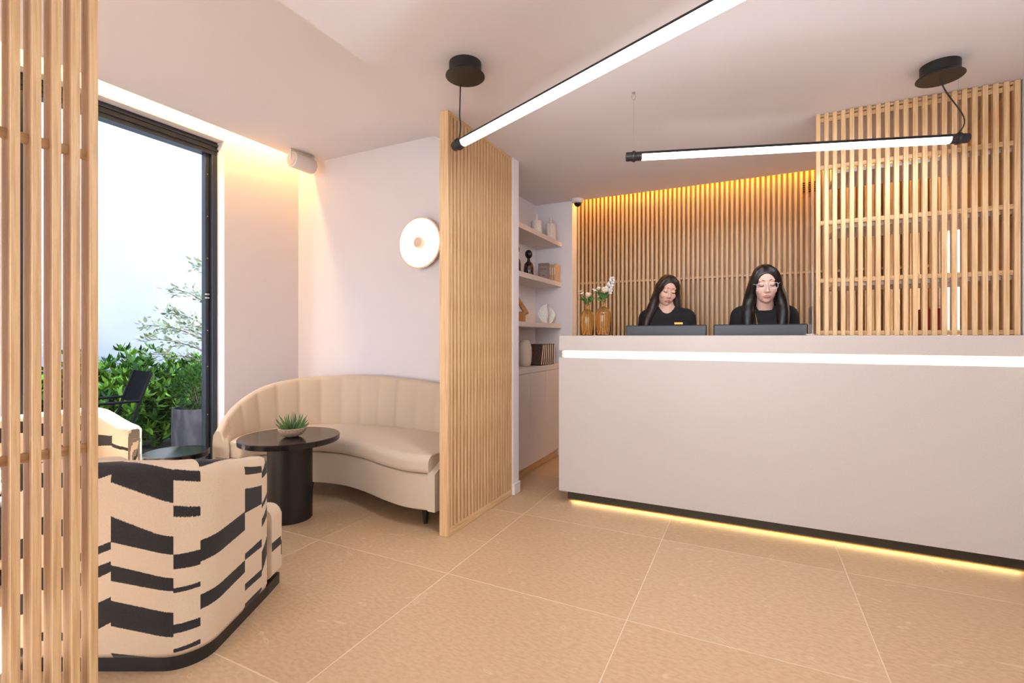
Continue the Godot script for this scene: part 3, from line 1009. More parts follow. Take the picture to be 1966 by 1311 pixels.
# ------------------------------------------------------------------ sofa
func curve(pts: Array, n: int) -> Array:
	var out := []
	var m := pts.size() - 1
	for i in n + 1:
		var f := float(i) / n * m
		var k := mini(int(f), m - 1)
		var u := f - k
		var p0 = pts[maxi(k - 1, 0)]
		var p1 = pts[k]
		var p2 = pts[k + 1]
		var p3 = pts[mini(k + 2, m)]
		out.append(0.5 * ((2.0 * p1) + (p2 - p0) * u + (2.0 * p0 - 5.0 * p1 + 4.0 * p2 - p3) * u * u + (3.0 * p1 - p0 - 3.0 * p2 + p3) * u * u * u))
	return out


func roundrect(x0: float, x1: float, y0: float, y1: float, r: Array, k := 5) -> Array:
	var out := []
	var c := [[x0, y0, 1, 1, PI], [x0, y1, 1, -1, PI * 0.5], [x1, y1, -1, -1, 0.0], [x1, y0, -1, 1, -PI * 0.5]]
	for i in 4:
		var e: Array = c[i]
		var rr: float = r[i]
		for j in k:
			var a: float = e[4] + PI * 0.5 - PI * 0.5 * j / (k - 1)
			out.append(Vector2(e[0] + e[2] * rr + cos(a) * rr, e[1] + e[3] * rr + sin(a) * rr))
	return out


func sofa() -> void:
	var O := Vector3(-2.7, 0, -2.8)
	var s := thing("curved_sofa", "beige linen crescent sofa with a channelled curved back", "sofa", O)
	var Fp := [Vector2(-1.755, -2.445), Vector2(-1.95, -2.425), Vector2(-2.14, -2.46), Vector2(-2.40, -2.54), Vector2(-2.62, -2.58), Vector2(-2.80, -2.57), Vector2(-2.94, -2.52), Vector2(-3.05, -2.43), Vector2(-3.13, -2.30), Vector2(-3.19, -2.15)]
	var Bp := [Vector2(-1.735, -3.16), Vector2(-2.0, -3.22), Vector2(-2.3, -3.25), Vector2(-2.65, -3.255), Vector2(-2.97, -3.225), Vector2(-3.27, -3.12), Vector2(-3.50, -2.90), Vector2(-3.61, -2.62), Vector2(-3.58, -2.35), Vector2(-3.44, -2.13)]
	var Hp := [0.765, 0.80, 0.835, 0.858, 0.868, 0.862, 0.845, 0.79, 0.668, 0.53]
	var N := 192
	var fc := curve(Fp, N)
	var bc := curve(Bp, N)
	var hc := curve(Hp, N)
	var base := []
	var seat := []
	var back := []
	for i in N + 1:
		var f: Vector2 = fc[i]
		var b: Vector2 = bc[i]
		var d := (b - f).normalized()
		var D := f.distance_to(b)
		var H: float = hc[i]
		var at := func(off: float, y: float) -> Vector3: return Vector3(f.x + d.x * off, y, f.y + d.y * off) - O
		var ring := PackedVector3Array()
		for q: Vector2 in roundrect(0.0, D - 0.03, 0.12, 0.345, [0.012, 0.012, 0.012, 0.012], 4):
			ring.append(at.call(q.x, q.y))
		base.append(ring)
		# cushion draws in at both ends
		var e := minf(i, N - i) / 6.0
		var pull := 0.035 * maxf(0.0, 1.0 - e) ** 2
		ring = PackedVector3Array()
		for q: Vector2 in roundrect(-0.018 + pull, D - 0.16, 0.348 + pull * 0.3, 0.462 - pull * 0.8, [0.035, 0.05, 0.02, 0.02], 6):
			ring.append(at.call(q.x, q.y))
		seat.append(ring)
		# back with shallow upright channels
		var ch := absf(sin(i / float(N) * PI * 15.0))
		var w := 0.016 * pow(ch, 0.4) - 0.016
		ring = PackedVector3Array()
		var low := minf(0.42, H - 0.10)
		for q: Array in [[D - 0.001, 0.13, 0], [D, 0.3, 0], [D, H - 0.09, 0], [D - 0.008, H - 0.035, 0], [D - 0.03, H - 0.008, 0], [D - 0.06, H, 0.3], [D - 0.088, H - 0.008, 0.7], [D - 0.106, H - 0.03, 1], [D - 0.118, H - 0.07, 1], [D - 0.145, lerpf(low, H, 0.55), 1], [D - 0.165, lerpf(low, H, 0.25), 1], [D - 0.175, low, 1], [D - 0.17, 0.33, 0], [D - 0.10, 0.30, 0], [D - 0.05, 0.13, 0]]:
			ring.append(at.call(q[0] - w * q[2], q[1]))
		back.append(ring)
	part(s, "base", MB.new().loft(base), M.linen)
	part(s, "seat_cushion", MB.new().loft(seat.slice(4, N - 2)), M.linen)
	part(s, "backrest", MB.new().loft(back), M.linen)
	# end panel by the partition
	var poly := PackedVector2Array([Vector2(0, 0.12), Vector2(0, 0.352), Vector2(0.10, 0.40), Vector2(0.30, 0.50), Vector2(0.50, 0.63), Vector2(0.62, 0.74), Vector2(0.70, 0.765), Vector2(0.72, 0.12)])
	var t := Transform3D(Basis(Vector3(0.03, 0, -1).normalized(), Vector3.UP, Vector3(1, 0, 0.03).normalized()), Vector3(-1.79, 0, -2.435) - O)
	part(s, "end_panel", MB.new().prism(poly, 0.0, 0.055, t), M.linen)
	for p: Array in [[-1.875, -2.53], [-2.575, -2.865], [-1.88, -3.05], [-2.6, -3.12], [-3.25, -2.95], [-3.40, -2.25], [-3.02, -2.62]]:
		part(s, "leg", MB.new().lathe([Vector2(0, 0), Vector2(0.013, 0), Vector2(0.014, 0.003), Vector2(0.028, 0.118), Vector2(0, 0.12)], 14, Transform3D(Basis(), Vector3(p[0], 0, p[1]) - O)), M.black)


func tables() -> void:
	for e: Array in [[Vector3(-2.733, 0, -2.206), 0.31, 0.545, 0.138, "black round pedestal table with a potted succulent, in front of the sofa"], [Vector3(-3.45, 0, -1.895), 0.19, 0.43, 0.09, "low black glossy round table by the courtyard window"]]:
		var t := thing("side_table", e[4], "table", e[0], 0.0, "black round side tables")
		var h: float = e[2]
		var r: float = e[1]
		var c: float = e[3]
		part(t, "column", MB.new().lathe([Vector2(0, 0), Vector2(c - 0.003, 0), Vector2(c, 0.003), Vector2(c, h - 0.035), Vector2(0, h - 0.035)], 56), M.black)
		part(t, "top", MB.new().lathe([Vector2(0, h - 0.036), Vector2(r - 0.004, h - 0.036), Vector2(r, h - 0.032), Vector2(r, h - 0.004), Vector2(r - 0.004, h), Vector2(0, h)], 72), M.black_gloss)
	# succulent in a bowl
	var p := thing("potted_succulent", "spiky green succulent in a round clay bowl on the black table", "potted plant", Vector3(-2.69, 0.5455, -2.187))
	part(p, "bowl", MB.new().lathe([Vector2(0, 0), Vector2(0.035, 0), Vector2(0.06, 0.012), Vector2(0.081, 0.035), Vector2(0.087, 0.058), Vector2(0.084, 0.061), Vector2(0.080, 0.056), Vector2(0.072, 0.046), Vector2(0, 0.046)], 36, Transform3D(), 0.6), M.bowl)
	part(p, "soil", MB.new().lathe([Vector2(0, 0.052), Vector2(0.05, 0.051), Vector2(0.0765, 0.048)], 24), M.soil)
	var lm := MB.new()
	var path := []
	var rr := []
	for i in 7:
		var f := i / 6.0
		path.append(Vector3(0, 0.105 * f, 0.018 * f * f))
		rr.append(lerpf(0.0085, 0.0006, pow(f, 1.6)))
	lm.tube(path, rr, 6, true, 0.4)
	var leaf := lm.mesh()
	var k := 0
	for ring: Array in [[7, 0.012, 12.0, 1.05], [10, 0.022, 32.0, 1.0], [12, 0.032, 52.0, 0.92], [11, 0.038, 70.0, 0.78]]:
		for i in ring[0]:
			var a: float = TAU * (i + 0.37 * k) / ring[0] + rng.randf_range(-0.1, 0.1)
			var o := part(p, "leaf", leaf, M.agave)
			var out := Vector3(cos(a), 0, sin(a))
			var tilt: float = deg_to_rad(ring[2] + rng.randf_range(-7, 7))
			var up := Vector3.UP * cos(tilt) + out * sin(tilt)
			var z := Vector3.UP * sin(tilt) - out * cos(tilt)
			o.transform = Transform3D(Basis(up.cross(z), up, z).scaled_local(Vector3(1, ring[3] * rng.randf_range(0.85, 1.1), 1)), out * ring[1] + Vector3(0, 0.048, 0))
		k += 1


# ------------------------------------------------------------------ armchairs
func armchair(label: String, at: Vector3, turn: float, src: Node3D) -> Node3D:
	if src:
		var r: Node3D = src.duplicate()
		r.name = numbered("patterned_armchair")
		add_child(r)
		r.position = at
		r.rotation.y = turn
		r.set_meta("label", label)
		return r
	var c := thing("patterned_armchair", label, "armchair", at, turn, "cream and black patterned armchairs")
	# path of the outer face from the right arm's front round the back
	var path := []
	var out := []
	var run := []
	var R := 0.14
	for i in 13:
		path.append(Vector2(0.375, -0.16 + 0.38 * i / 12.0)); out.append(Vector2(1, 0)); run.append(0.38 * i / 12.0)
	for i in range(1, 13):
		var a := PI / 2 * i / 12.0
		path.append(Vector2(0.235 + R * cos(a), 0.22 + R * sin(a))); out.append(Vector2(cos(a), sin(a))); run.append(0.38 + R * a)
	for i in range(1, 14):
		path.append(Vector2(0.235 - 0.47 * i / 13.0, 0.36)); out.append(Vector2(0, 1)); run.append(0.60 + 0.47 * i / 13.0)
	for i in range(1, 13):
		var a := PI / 2 + PI / 2 * i / 12.0
		path.append(Vector2(-0.235 + R * cos(a), 0.22 + R * sin(a))); out.append(Vector2(cos(a), sin(a))); run.append(1.07 + R * (a - PI / 2))
	for i in range(1, 13):
		path.append(Vector2(-0.375, 0.22 - 0.38 * i / 12.0)); out.append(Vector2(-1, 0)); run.append(1.29 + 0.38 * i / 12.0)
	var sec := []
	var us := []
	var vs := []
	for i in path.size():
		var q: Vector2 = path[i]
		var o: Vector2 = out[i]
		var f := clampf((q.y + 0.16) / 0.52, 0, 1)
		var top := lerpf(0.655, 0.742, smoothstep(0.0, 1.0, f))
		var ring := PackedVector3Array()
		vs = []
		# fronts of the arms round off
		var e: float = minf(run[i], 1.67 - run[i])
		var sh := 0.03 * pow(maxf(0.0, 1.0 - e / 0.05), 2.0)
		for p: Array in [[0.012, 0.052, 0.052], [0.0, 0.075, 0.075], [0.0, 0.25, 0.25], [0.0, 0.5, 0.5], [0.0, -0.05, 0], [0.004, -0.028, 0], [0.018, -0.008, 0], [0.04, 0.0, 0], [0.075, 0.0, 0], [0.10, -0.012, 0], [0.114, -0.035, 0], [0.12, -0.08, 0], [0.122, 0.42, 0.40], [0.122, 0.20, 0.2], [0.06, 0.06, 0.06]]:
			var y: float = p[1] if p[1] > 0.04 else top + p[1]
			var inn: float = p[0]
			inn = clampf(inn, sh, 0.122 - sh)
			if y > 0.5:
				y -= sh * 0.6
			ring.append(Vector3(q.x - o.x * inn, y, q.y - o.y * inn))
			vs.append(1.0 - clampf(y + (inn if p[1] <= 0.04 else 0.0), 0, 0.795) / 0.8)
		sec.append(ring)
		us.append(run[i] / SHELL)
	part(c, "shell", MB.new().loft(sec, true, true, true, us, vs), M.weave_print)
	# seat: a full width cushion whose front stands out past the arms
	var outline := []
	for z: float in [-0.305, -0.30, -0.285, -0.26, -0.165]:
		var ins: float = {-0.305: 0.06, -0.30: 0.035, -0.285: 0.014, -0.26: 0.0, -0.165: 0.0}[z]
		outline.append([z, ins])
	var ss := []
	var su := []
	var sv := []
	for e: Array in outline:
		var ring := PackedVector3Array()
		sv = []
		for q: Vector2 in roundrect(-0.375 + e[1], 0.375 - e[1], 0.07 + e[1] * 0.5, 0.40 - e[1], [0.03, 0.05, 0.05, 0.03], 6):
			ring.append(Vector3(q.x, q.y, e[0]))
			sv.append(1.0 - q.y / 0.8)
		ss.append(ring)
		su.append(0.9 + (e[0] + 0.3) / SHELL)
	part(c, "seat_front", MB.new().loft(ss, true, true, true, su, sv), M.weave_print)
	var cs := []
	var cu := []
	for i in 9:
		var x := -0.25 + 0.5 * i / 8.0
		var ring := PackedVector3Array()
		sv = []
		for q: Vector2 in roundrect(-0.17, 0.24, 0.09, 0.42, [0.01, 0.02, 0.02, 0.01], 4):
			ring.append(Vector3(x, q.y, q.x))
			sv.append(1.0 - clampf(0.1 + q.y + q.x, 0.0, 0.79) / 0.8)
		cs.append(ring)
		cu.append((0.2 + i * 0.06) / SHELL)
	part(c, "seat_cushion", MB.new().loft(cs, true, true, true, cu, sv), M.weave_print)
	# black plinth following the plan
	var pl := []
	for y: float in [0.0, 0.052]:
		var ring := PackedVector3Array()
		for i in path.size():
			var q: Vector2 = path[i] - out[i] * (0.012 if y > 0.01 else 0.016)
			ring.append(Vector3(q.x, y, q.y))
		ring.append(Vector3(-0.355, y, -0.28))
		ring.append(Vector3(0.355, y, -0.28))
		pl.append(ring)
	part(c, "plinth", MB.new().loft(pl), M.black)
	return c


func armchairs() -> void:
	var a := armchair("cream and black patterned armchair with its back to the oak slat screen", Vector3(-2.254, 0, -1.194), deg_to_rad(TH), null)
	armchair("cream and black patterned armchair standing against the courtyard window", Vector3(-3.52, 0, -1.29), -PI / 2, a)


# ------------------------------------------------------------------ fittings on walls and ceilings
func small_fittings() -> void:
	# round wall lamp: dish on a drum, lit ring round a small disc
	var c := Vector3(-2.437, 1.968, BZ)
	var k := thing("wall_lamp", "round glowing dish wall lamp beside the slat partition", "wall lamp", c)
	var b := Transform3D(Basis(Vector3.RIGHT, Vector3(0, 0, 1), Vector3(0, -1, 0)), Vector3.ZERO)
	part(k, "mount", MB.new().lathe([Vector2(0.10, 0.0005), Vector2(0.10, 0.055), Vector2(0, 0.055)], 40, b), M.sconce)
	part(k, "dish", MB.new().lathe([Vector2(0.10, 0.045), Vector2(0.205, 0.052), Vector2(0.212, 0.058), Vector2(0.212, 0.066), Vector2(0.200, 0.068)], 56, b), M.sconce)
	part(k, "light_ring", MB.new().lathe([Vector2(0.046, 0.0602), Vector2(0.10, 0.064), Vector2(0.16, 0.068), Vector2(0.200, 0.070), Vector2(0.2, 0.058), Vector2(0.046, 0.0555)], 56, b, 0.5), M.sconce_glow)
	part(k, "centre_disc", MB.new().lathe([Vector2(0.0, 0.090), Vector2(0.038, 0.089), Vector2(0.045, 0.083), Vector2(0.046, 0.058)], 32, b), M.sconce)
	for q: Vector2 in [Vector2(-0.125, 0), Vector2(0.125, 0), Vector2(0, 0.125), Vector2(0, -0.125)]:
		area("wall_lamp_light", c + Vector3(q.x, q.y, 0.0725), Vector3(0, 0, 1), Vector2(0.07, 0.07), 0.05, rgb(255, 224, 184))
	# white cylindrical loudspeaker on a bracket
	var s := thing("loudspeaker", "white cylindrical loudspeaker on a bracket by the ceiling cove", "loudspeaker", Vector3(-3.62, 2.762, -3.05))
	var q := Transform3D(Basis(Vector3(1, 0, 0), Vector3(0, 0, -1), Vector3(0, 1, 0)), Vector3.ZERO)
	part(s, "body", MB.new().lathe([Vector2(0, -0.115), Vector2(0.060, -0.115), Vector2(0.067, -0.110), Vector2(0.070, -0.10), Vector2(0.070, 0.10), Vector2(0.067, 0.110), Vector2(0.060, 0.115), Vector2(0, 0.115)], 36, q), M.white)
	part(s, "end_cap", MB.new().lathe([Vector2(0, -0.122), Vector2(0.05, -0.120), Vector2(0.052, -0.1152)], 32, q), M.cabinet)
	part(s, "bracket", MB.new().span(Vector3(-0.012, 0.082, -0.10), Vector3(0.012, 0.0885, 0.122), 0.001).span(Vector3(-0.012, -0.01, 0.1225), Vector3(0.012, 0.0885, 0.127), 0.001).span(Vector3(-0.012, 0.0, -0.127), Vector3(0.012, 0.0885, -0.1225), 0.001).span(Vector3(-0.012, 0.082, -0.125), Vector3(0.012, 0.0885, -0.09), 0.001), M.white)
	# dome camera
	var dm := thing("dome_camera", "white dome camera on the ceiling corner above the vases", "security camera", Vector3(-1.53, CEIL, -4.545))
	part(dm, "housing", MB.new().lathe([Vector2(0, -0.040), Vector2(0.038, -0.040), Vector2(0.050, -0.034), Vector2(0.055, -0.022), Vector2(0.055, 0)], 32, Transform3D(), 0.6), M.white)
	part(dm, "dome", MB.new().lathe([Vector2(0, -0.076), Vector2(0.016, -0.073), Vector2(0.028, -0.063), Vector2(0.035, -0.050), Vector2(0.037, -0.040)], 24, Transform3D(), -2.0), M.camera_dark)


# ------------------------------------------------------------------ things on the shelves
func shelf_things() -> void:
	var bottle := func(r: float, sh: float, h: float, nr: float) -> MB:
		return MB.new().lathe([Vector2(0, 0), Vector2(r - 0.006, 0), Vector2(r, 0.006), Vector2(r, sh - 0.012), Vector2(r - 0.008, sh - 0.002), Vector2(nr + 0.006, sh), Vector2(nr, sh + 0.006), Vector2(nr, h - 0.006), Vector2(nr + 0.003, h - 0.004), Vector2(nr + 0.002, h), Vector2(nr - 0.004, h), Vector2(nr - 0.004, h - 0.02), Vector2(0, h - 0.02)], 28, Transform3D(), 0.75)
	solo("stone_bottle", bottle.call(0.052, 0.122, 0.182, 0.013), M.bottle_white, "shorter speckled white bottle on the highest niche shelf", "bottle", Vector3(-1.775, 2.1455, -4.09), 0.0, "speckled white bottles")
	solo("stone_bottle", bottle.call(0.053, 0.165, 0.226, 0.014), M.bottle_white, "taller speckled white bottle on the highest niche shelf", "bottle", Vector3(-1.775, 2.1455, -4.44), 0.0, "speckled white bottles")
	for e: Array in [[-3.70, "dark carved bust on the middle niche shelf, next to the niche wall"], [-3.97, "dark carved bust on the middle niche shelf, next to the grey book"]]:
		var b := thing("carved_bust", e[1], "sculpture", Vector3(-1.80, 1.7425, e[0]), 0.25, "dark carved busts")
		part(b, "torso", MB.new().lathe([Vector2(0, 0), Vector2(0.046, 0), Vector2(0.047, 0.004), Vector2(0.045, 0.05), Vector2(0.044, 0.085), Vector2(0.038, 0.112), Vector2(0.026, 0.127), Vector2(0.016, 0.135), Vector2(0.013, 0.150), Vector2(0.0135, 0.165), Vector2(0, 0.17)], 26, Transform3D(), 0.4), M.bust)
		var hd := MB.new().ball(Vector3(0, 0.20, 0), Vector3(0.034, 0.041, 0.037), 18, 12)
		hd.ball(Vector3(0, 0.196, 0.036), Vector3(0.006, 0.012, 0.008), 8, 6).ball(Vector3(0, 0.226, -0.016), Vector3(0.020, 0.016, 0.020), 12, 8)
		part(b, "head", hd, M.bust_dark)
	var g := thing("grey_book", "grey hardcover book with printed title leaning on the middle niche shelf", "book", Vector3(-1.812, 1.7425, -4.35), 0.0)
	part(g, "cover", MB.new().box(Vector3(0, 0.086, 0), Vector3(0.108, 0.172, 0.022), 0.002), M.book_grey)
	part(g, "title_panel", MB.new().box(Vector3(0.003, 0.082, 0.0112), Vector3(0.084, 0.124, 0.001)), mat(rgb(158, 141, 130), 0.7))
	var tm := TextMesh.new()
	tm.text = "LIVRE"
	var fo := SystemFont.new()
	fo.font_names = PackedStringArray(["Droid Serif"])
	tm.font = fo
	tm.font_size = 24
	tm.pixel_size = 0.00098
	tm.depth = 0.0006
	var te := part(g, "title", tm, M.ink)
	te.position = Vector3(0.003, 0.112, 0.0121)
	part(g, "emblem", MB.new().box(Vector3(0.003, 0.05, 0.0119), Vector3(0.018, 0.006, 0.0006)), M.ink)
	for i in 3:
		var bk := thing("tan_book", ["slim tan paperback standing right against the grey book", "middle one of three slim tan paperbacks on the niche shelf", "slim tan paperback at the open front edge of the middle niche shelf"][i], "book", Vector3(-1.775 + 0.0235 * i, 1.7425, -4.49), 0.0, "tan paperbacks on the middle niche shelf")
		var h := 0.172 - 0.008 * (i % 2)
		part(bk, "cover", MB.new().box(Vector3(0, h / 2, 0), Vector3(0.021, h, 0.12), 0.001), M.book_tan)
		part(bk, "spine_label", MB.new().box(Vector3(0, h * 0.6, 0.0603), Vector3(0.012, 0.07, 0.0008)), M.paper)
	# plank sculpture
	var w := thing("wooden_sculpture", "abstract wooden sculpture of a slanting plank on a block on the lowest niche shelf", "sculpture", Vector3(-1.80, 1.3265, -3.82), 0.3)
	part(w, "block", MB.new().box(Vector3(-0.01, 0.045, 0), Vector3(0.085, 0.09, 0.06), 0.006), M.wood_art)
	part(w, "plank", MB.new().box(Vector3.ZERO, Vector3(0.040, 0.20, 0.045), 0.008, Transform3D(Basis(Vector3(0, 0, 1), deg_to_rad(33)), Vector3(-0.005, 0.152, 0))), M.wood_art)
	# pair of split white discs
	for e: Array in [[0.088, 0.178, 1.0, Vector3(-1.775, 1.3265, -4.25), "larger white half disc ornament on the lowest niche shelf"], [0.064, 0.160, -1.0, Vector3(-1.762, 1.3265, -4.44), "smaller white half disc ornament on the lowest niche shelf"]]:
		var po := PackedVector2Array()
		var ww: float = e[0]
		var hh: float = e[1]
		var sg: float = e[2]
		for j in 22:
			var a := PI * j / 21.0
			po.append(Vector2(sg * (ww / 2 - ww * sin(a) * (1.0 + 0.05 * sin(5 * a))), hh / 2 - cos(a) * hh / 2))
		for j in range(1, 8):
			var f := j / 8.0
			po.append(Vector2(sg * (ww / 2 - 0.006 * sin(f * PI * 3)), hh * (1 - f)))
		var hd := thing("half_disc", e[4], "ornament", e[3], 0.15, "white split disc ornaments")
		part(hd, "slab", MB.new().prism(po, -0.016, 0.016), M.chalk)
		var inner := PackedVector2Array()
		for p in po:
			inner.append(Vector2(p.x * 0.8, hh / 2 + (p.y - hh / 2) * 0.82))
		part(hd, "raised_face", MB.new().prism(inner, 0.0155, 0.019), M.chalk)
	solo("ceramic_vase", MB.new().lathe([Vector2(0, 0), Vector2(0.044, 0), Vector2(0.052, 0.006), Vector2(0.062, 0.05), Vector2(0.066, 0.11), Vector2(0.063, 0.17), Vector2(0.052, 0.212), Vector2(0.036, 0.234), Vector2(0.020, 0.241), Vector2(0.014, 0.238), Vector2(0.014, 0.22), Vector2(0, 0.22)], 36, Transform3D(), 0.3), M.ceramic, "matt beige oval vase on the white niche cabinet", "vase", Vector3(-1.83, 0.9305, -3.95))
	for i in 7:
		var bk := thing("brown_book", ["first leaning dark brown book beside the oval vase, its cover in view", "second dark brown book from the beige oval vase", "third dark brown book from the beige oval vase", "fourth dark brown book from the beige oval vase", "fifth dark brown book from the beige oval vase", "sixth dark brown book from the beige oval vase", "last dark brown book in the row, farthest from the oval vase"][i], "book", Vector3(-1.795, 0.9305, -4.09 - i * 0.052), 0.0, "dark brown books on the niche cabinet")
		var lean := deg_to_rad([14.0, 11.0, 8.0, 6.0, 5.0, 4.0, 3.0][i])
		var tt := Transform3D(Basis(Vector3(1, 0, 0), -lean), Vector3(0, sin(lean) * 0.02, 0))
		part(bk, "cover", MB.new().box(Vector3(0, 0.098, 0), Vector3(0.14, 0.196, 0.030), 0.002, tt), M.book_brown)
		part(bk, "pages", MB.new().box(Vector3(0.0685, 0.098, 0), Vector3(0.006, 0.186, 0.017), 0.0, tt).box(Vector3(-0.002, 0.1935, 0), Vector3(0.13, 0.007, 0.017), 0.0, tt), M.paper)


# ------------------------------------------------------------------ things on the desk
func desk_things() -> void:
	for e: Array in [[Vector3(-0.545, 0.9505, -3.55), "dark computer monitor in front of the receptionist without glasses"], [Vector3(0.047, 0.9505, -3.55), "dark computer monitor in front of the receptionist with glasses"]]:
		var m := thing("monitor", e[1], "monitor", e[0], 0.0, "monitors on the reception desk")
		part(m, "back_shell", MB.new().box(Vector3(0, 0.172, 0.004), Vector3(0.55, 0.315, 0.022), 0.006).box(Vector3(0, 0.15, 0.022), Vector3(0.3, 0.17, 0.02), 0.006), M.screen_back)
		part(m, "screen", MB.new().box(Vector3(0, 0.175, -0.0085), Vector3(0.53, 0.295, 0.003)), M.screen)
		part(m, "stand", MB.new().box(Vector3(0, 0.06, 0.02), Vector3(0.05, 0.11, 0.014), 0.003), M.black)
		part(m, "foot", MB.new().box(Vector3(0, 0.006, 0.0), Vector3(0.20, 0.012, 0.14), 0.004), M.black)
	flowers("amber glass bottle vase with cream rose and pale lilies", Vector3(-1.072, 1.2065, -3.40), 0.049, 0.232, false)
	flowers("amber glass bottle vase with cream rose and tall white stock flower", Vector3(-0.953, 1.2065, -3.40), 0.056, 0.252, true)


func rose(r: float) -> MB:
	var m := MB.new()
	for ring: Array in [[3, 0.35, 1.0, 12.0], [4, 0.62, 0.95, 24.0], [5, 0.9, 0.85, 40.0], [5, 1.05, 0.72, 58.0]]:
		for i in ring[0]:
			var a: float = TAU * i / ring[0] + ring[1] * 2.0
			var sec := []
			for u in 5:
				var row := PackedVector3Array()
				var f := u / 4.0
				for w in 5:
					var g := (w - 2) / 2.0
					var ang := a + g * 0.62
					var rad: float = r * ring[1] * (0.25 + 0.75 * sin(f * PI * 0.55)) + r * 0.25 * f * f * sin(deg_to_rad(ring[3]))
					var y: float = r * (-0.75 + 1.7 * f * ring[2] - 0.22 * g * g * f)
					row.append(Vector3(cos(ang) * rad, y, sin(ang) * rad))
				sec.append(row)
			m.loft(sec, false, false, false)
	return m


func blade(L: float, w: float, bend := 0.25) -> MB:
	var sec := []
	for i in 6:
		var f := i / 5.0
		var hw := w * sin(PI * (0.08 + 0.92 * f)) * (1.0 if f < 1.0 else 0.02) * 0.5 + 0.0004
		var y := L * f
		var z := bend * L * f * f
		sec.append(PackedVector3Array([Vector3(-hw, y, z - hw * 0.25), Vector3(0, y, z), Vector3(hw, y, z - hw * 0.25)]))
	return MB.new().loft(sec, false, false, false)


func aim(o: Node3D, at: Vector3, dir: Vector3, roll := 0.0, sc := 1.0) -> void:
	var y := dir.normalized()
	var x := y.cross(Vector3(0.31, 0.2, 0.93)).normalized()
	var b := Basis(x, y, x.cross(y)) * Basis(Vector3.UP, roll)
	o.transform = Transform3D(b.scaled_local(Vector3.ONE * sc), at)


func flowers(label: String, at: Vector3, r: float, h: float, tall: bool) -> void:
	var t := thing("amber_vase", "amber glass bottle holding " + ("the tall white stock flower" if tall else "the lower bunch of lilies"), "vase", at, 0.0, "amber glass bottles on the counter")
	var nr := 0.017
	var sh := h * 0.74
	part(t, "bottle", MB.new().lathe([Vector2(0, 0), Vector2(r - 0.005, 0), Vector2(r, 0.005), Vector2(r, sh - 0.03), Vector2(r * 0.93, sh - 0.010), Vector2(r * 0.7, sh + 0.006), Vector2(nr + 0.006, sh + 0.014), Vector2(nr, sh + 0.022), Vector2(nr, h - 0.005), Vector2(nr + 0.003, h), Vector2(nr - 0.003, h), Vector2(nr - 0.003, sh + 0.02), Vector2(r * 0.66, sh), Vector2(r - 0.007, sh - 0.02), Vector2(r - 0.004, sh - 0.035), Vector2(r - 0.004, 0.006), Vector2(0, 0.006)], 36, Transform3D(), 0.55), M.amber)
	var f := thing("flower_bunch", label.replace("amber glass bottle vase with ", "bunch of ") + " in an amber bottle", "flowers", at + Vector3(0, h, 0), 0.0, "flowers on the counter")
	var heads := [[Vector3(0.012, 0.062, 0.01), 0.020, 0], [Vector3(-0.045, 0.088, 0.0), 0.020, 1], [Vector3(0.052, 0.088, -0.005), 0.021, 1], [Vector3(-0.03, 0.07, 0.025), 0.013, 1]]
	if tall:
		heads = [[Vector3(0.018, 0.072, 0.012), 0.025, 0], [Vector3(-0.032, 0.088, 0.0), 0.014, 0]]
	var rm := rose(1.0).mesh()
	var lily := MB.new()
	for i in 6:
		var a := TAU * i / 6
		lily.add(blade(1.5, 0.7, 0.5), Transform3D(Basis(Vector3.UP, -a + PI / 2) * Basis(Vector3.RIGHT, 0.75), Vector3.ZERO))
	var lm := lily.mesh()
	for e: Array in heads:
		var o := part(f, "bloom", rm if e[2] == 0 else lm, M.petal if e[2] == 0 else M.petal_white)
		aim(o, e[0], e[0] * Vector3(1, 0.8, 1) + Vector3(0, 0.05, 0.03), 0.4, e[1])
		part(f, "stem", MB.new().tube([Vector3(0, -h * 0.75, 0), Vector3(0, -0.02, 0), e[0] * 0.6, e[0] - Vector3(0, 0.008, 0)], 0.0017, 6), M.stem)
	if tall:
		part(f, "stem", MB.new().tube([Vector3(0, -h * 0.75, 0), Vector3(0.004, -0.02, 0), Vector3(0.03, 0.06, 0), Vector3(0.068, 0.15, 0)], 0.002, 6), M.stem)
		var small := rose(1.0).mesh()
		for i in 26:
			var u := i / 25.0
			var c := Vector3(0.03, 0.055, 0).lerp(Vector3(0.070, 0.158, 0), u)
			var a := i * 2.4
			var w := 0.021 * (1.0 - 0.45 * u)
			var off := Vector3(cos(a) * w, 0.004 * sin(a), sin(a) * w)
			var o := part(f, "floret", small, M.petal_white)
			aim(o, c + off, off + Vector3(0, 0.012, 0), a, 0.0125 * (1.0 - 0.35 * u))
	var bl := blade(0.055, 0.018).mesh()
	for i in (34 if tall else 22):
		var a := rng.randf() * TAU
		var o := part(f, "leaf", bl, M.stem_leaf)
		var up := rng.randf_range(0.25, 1.1)
		var rad := rng.randf_range(0.0, 0.014)
		aim(o, Vector3(cos(a) * rad, rng.randf_range(-0.004, 0.05 if tall else 0.03), sin(a) * rad), Vector3(cos(a), up * 1.3, sin(a)), rng.randf() * TAU, rng.randf_range(0.6, 1.05))


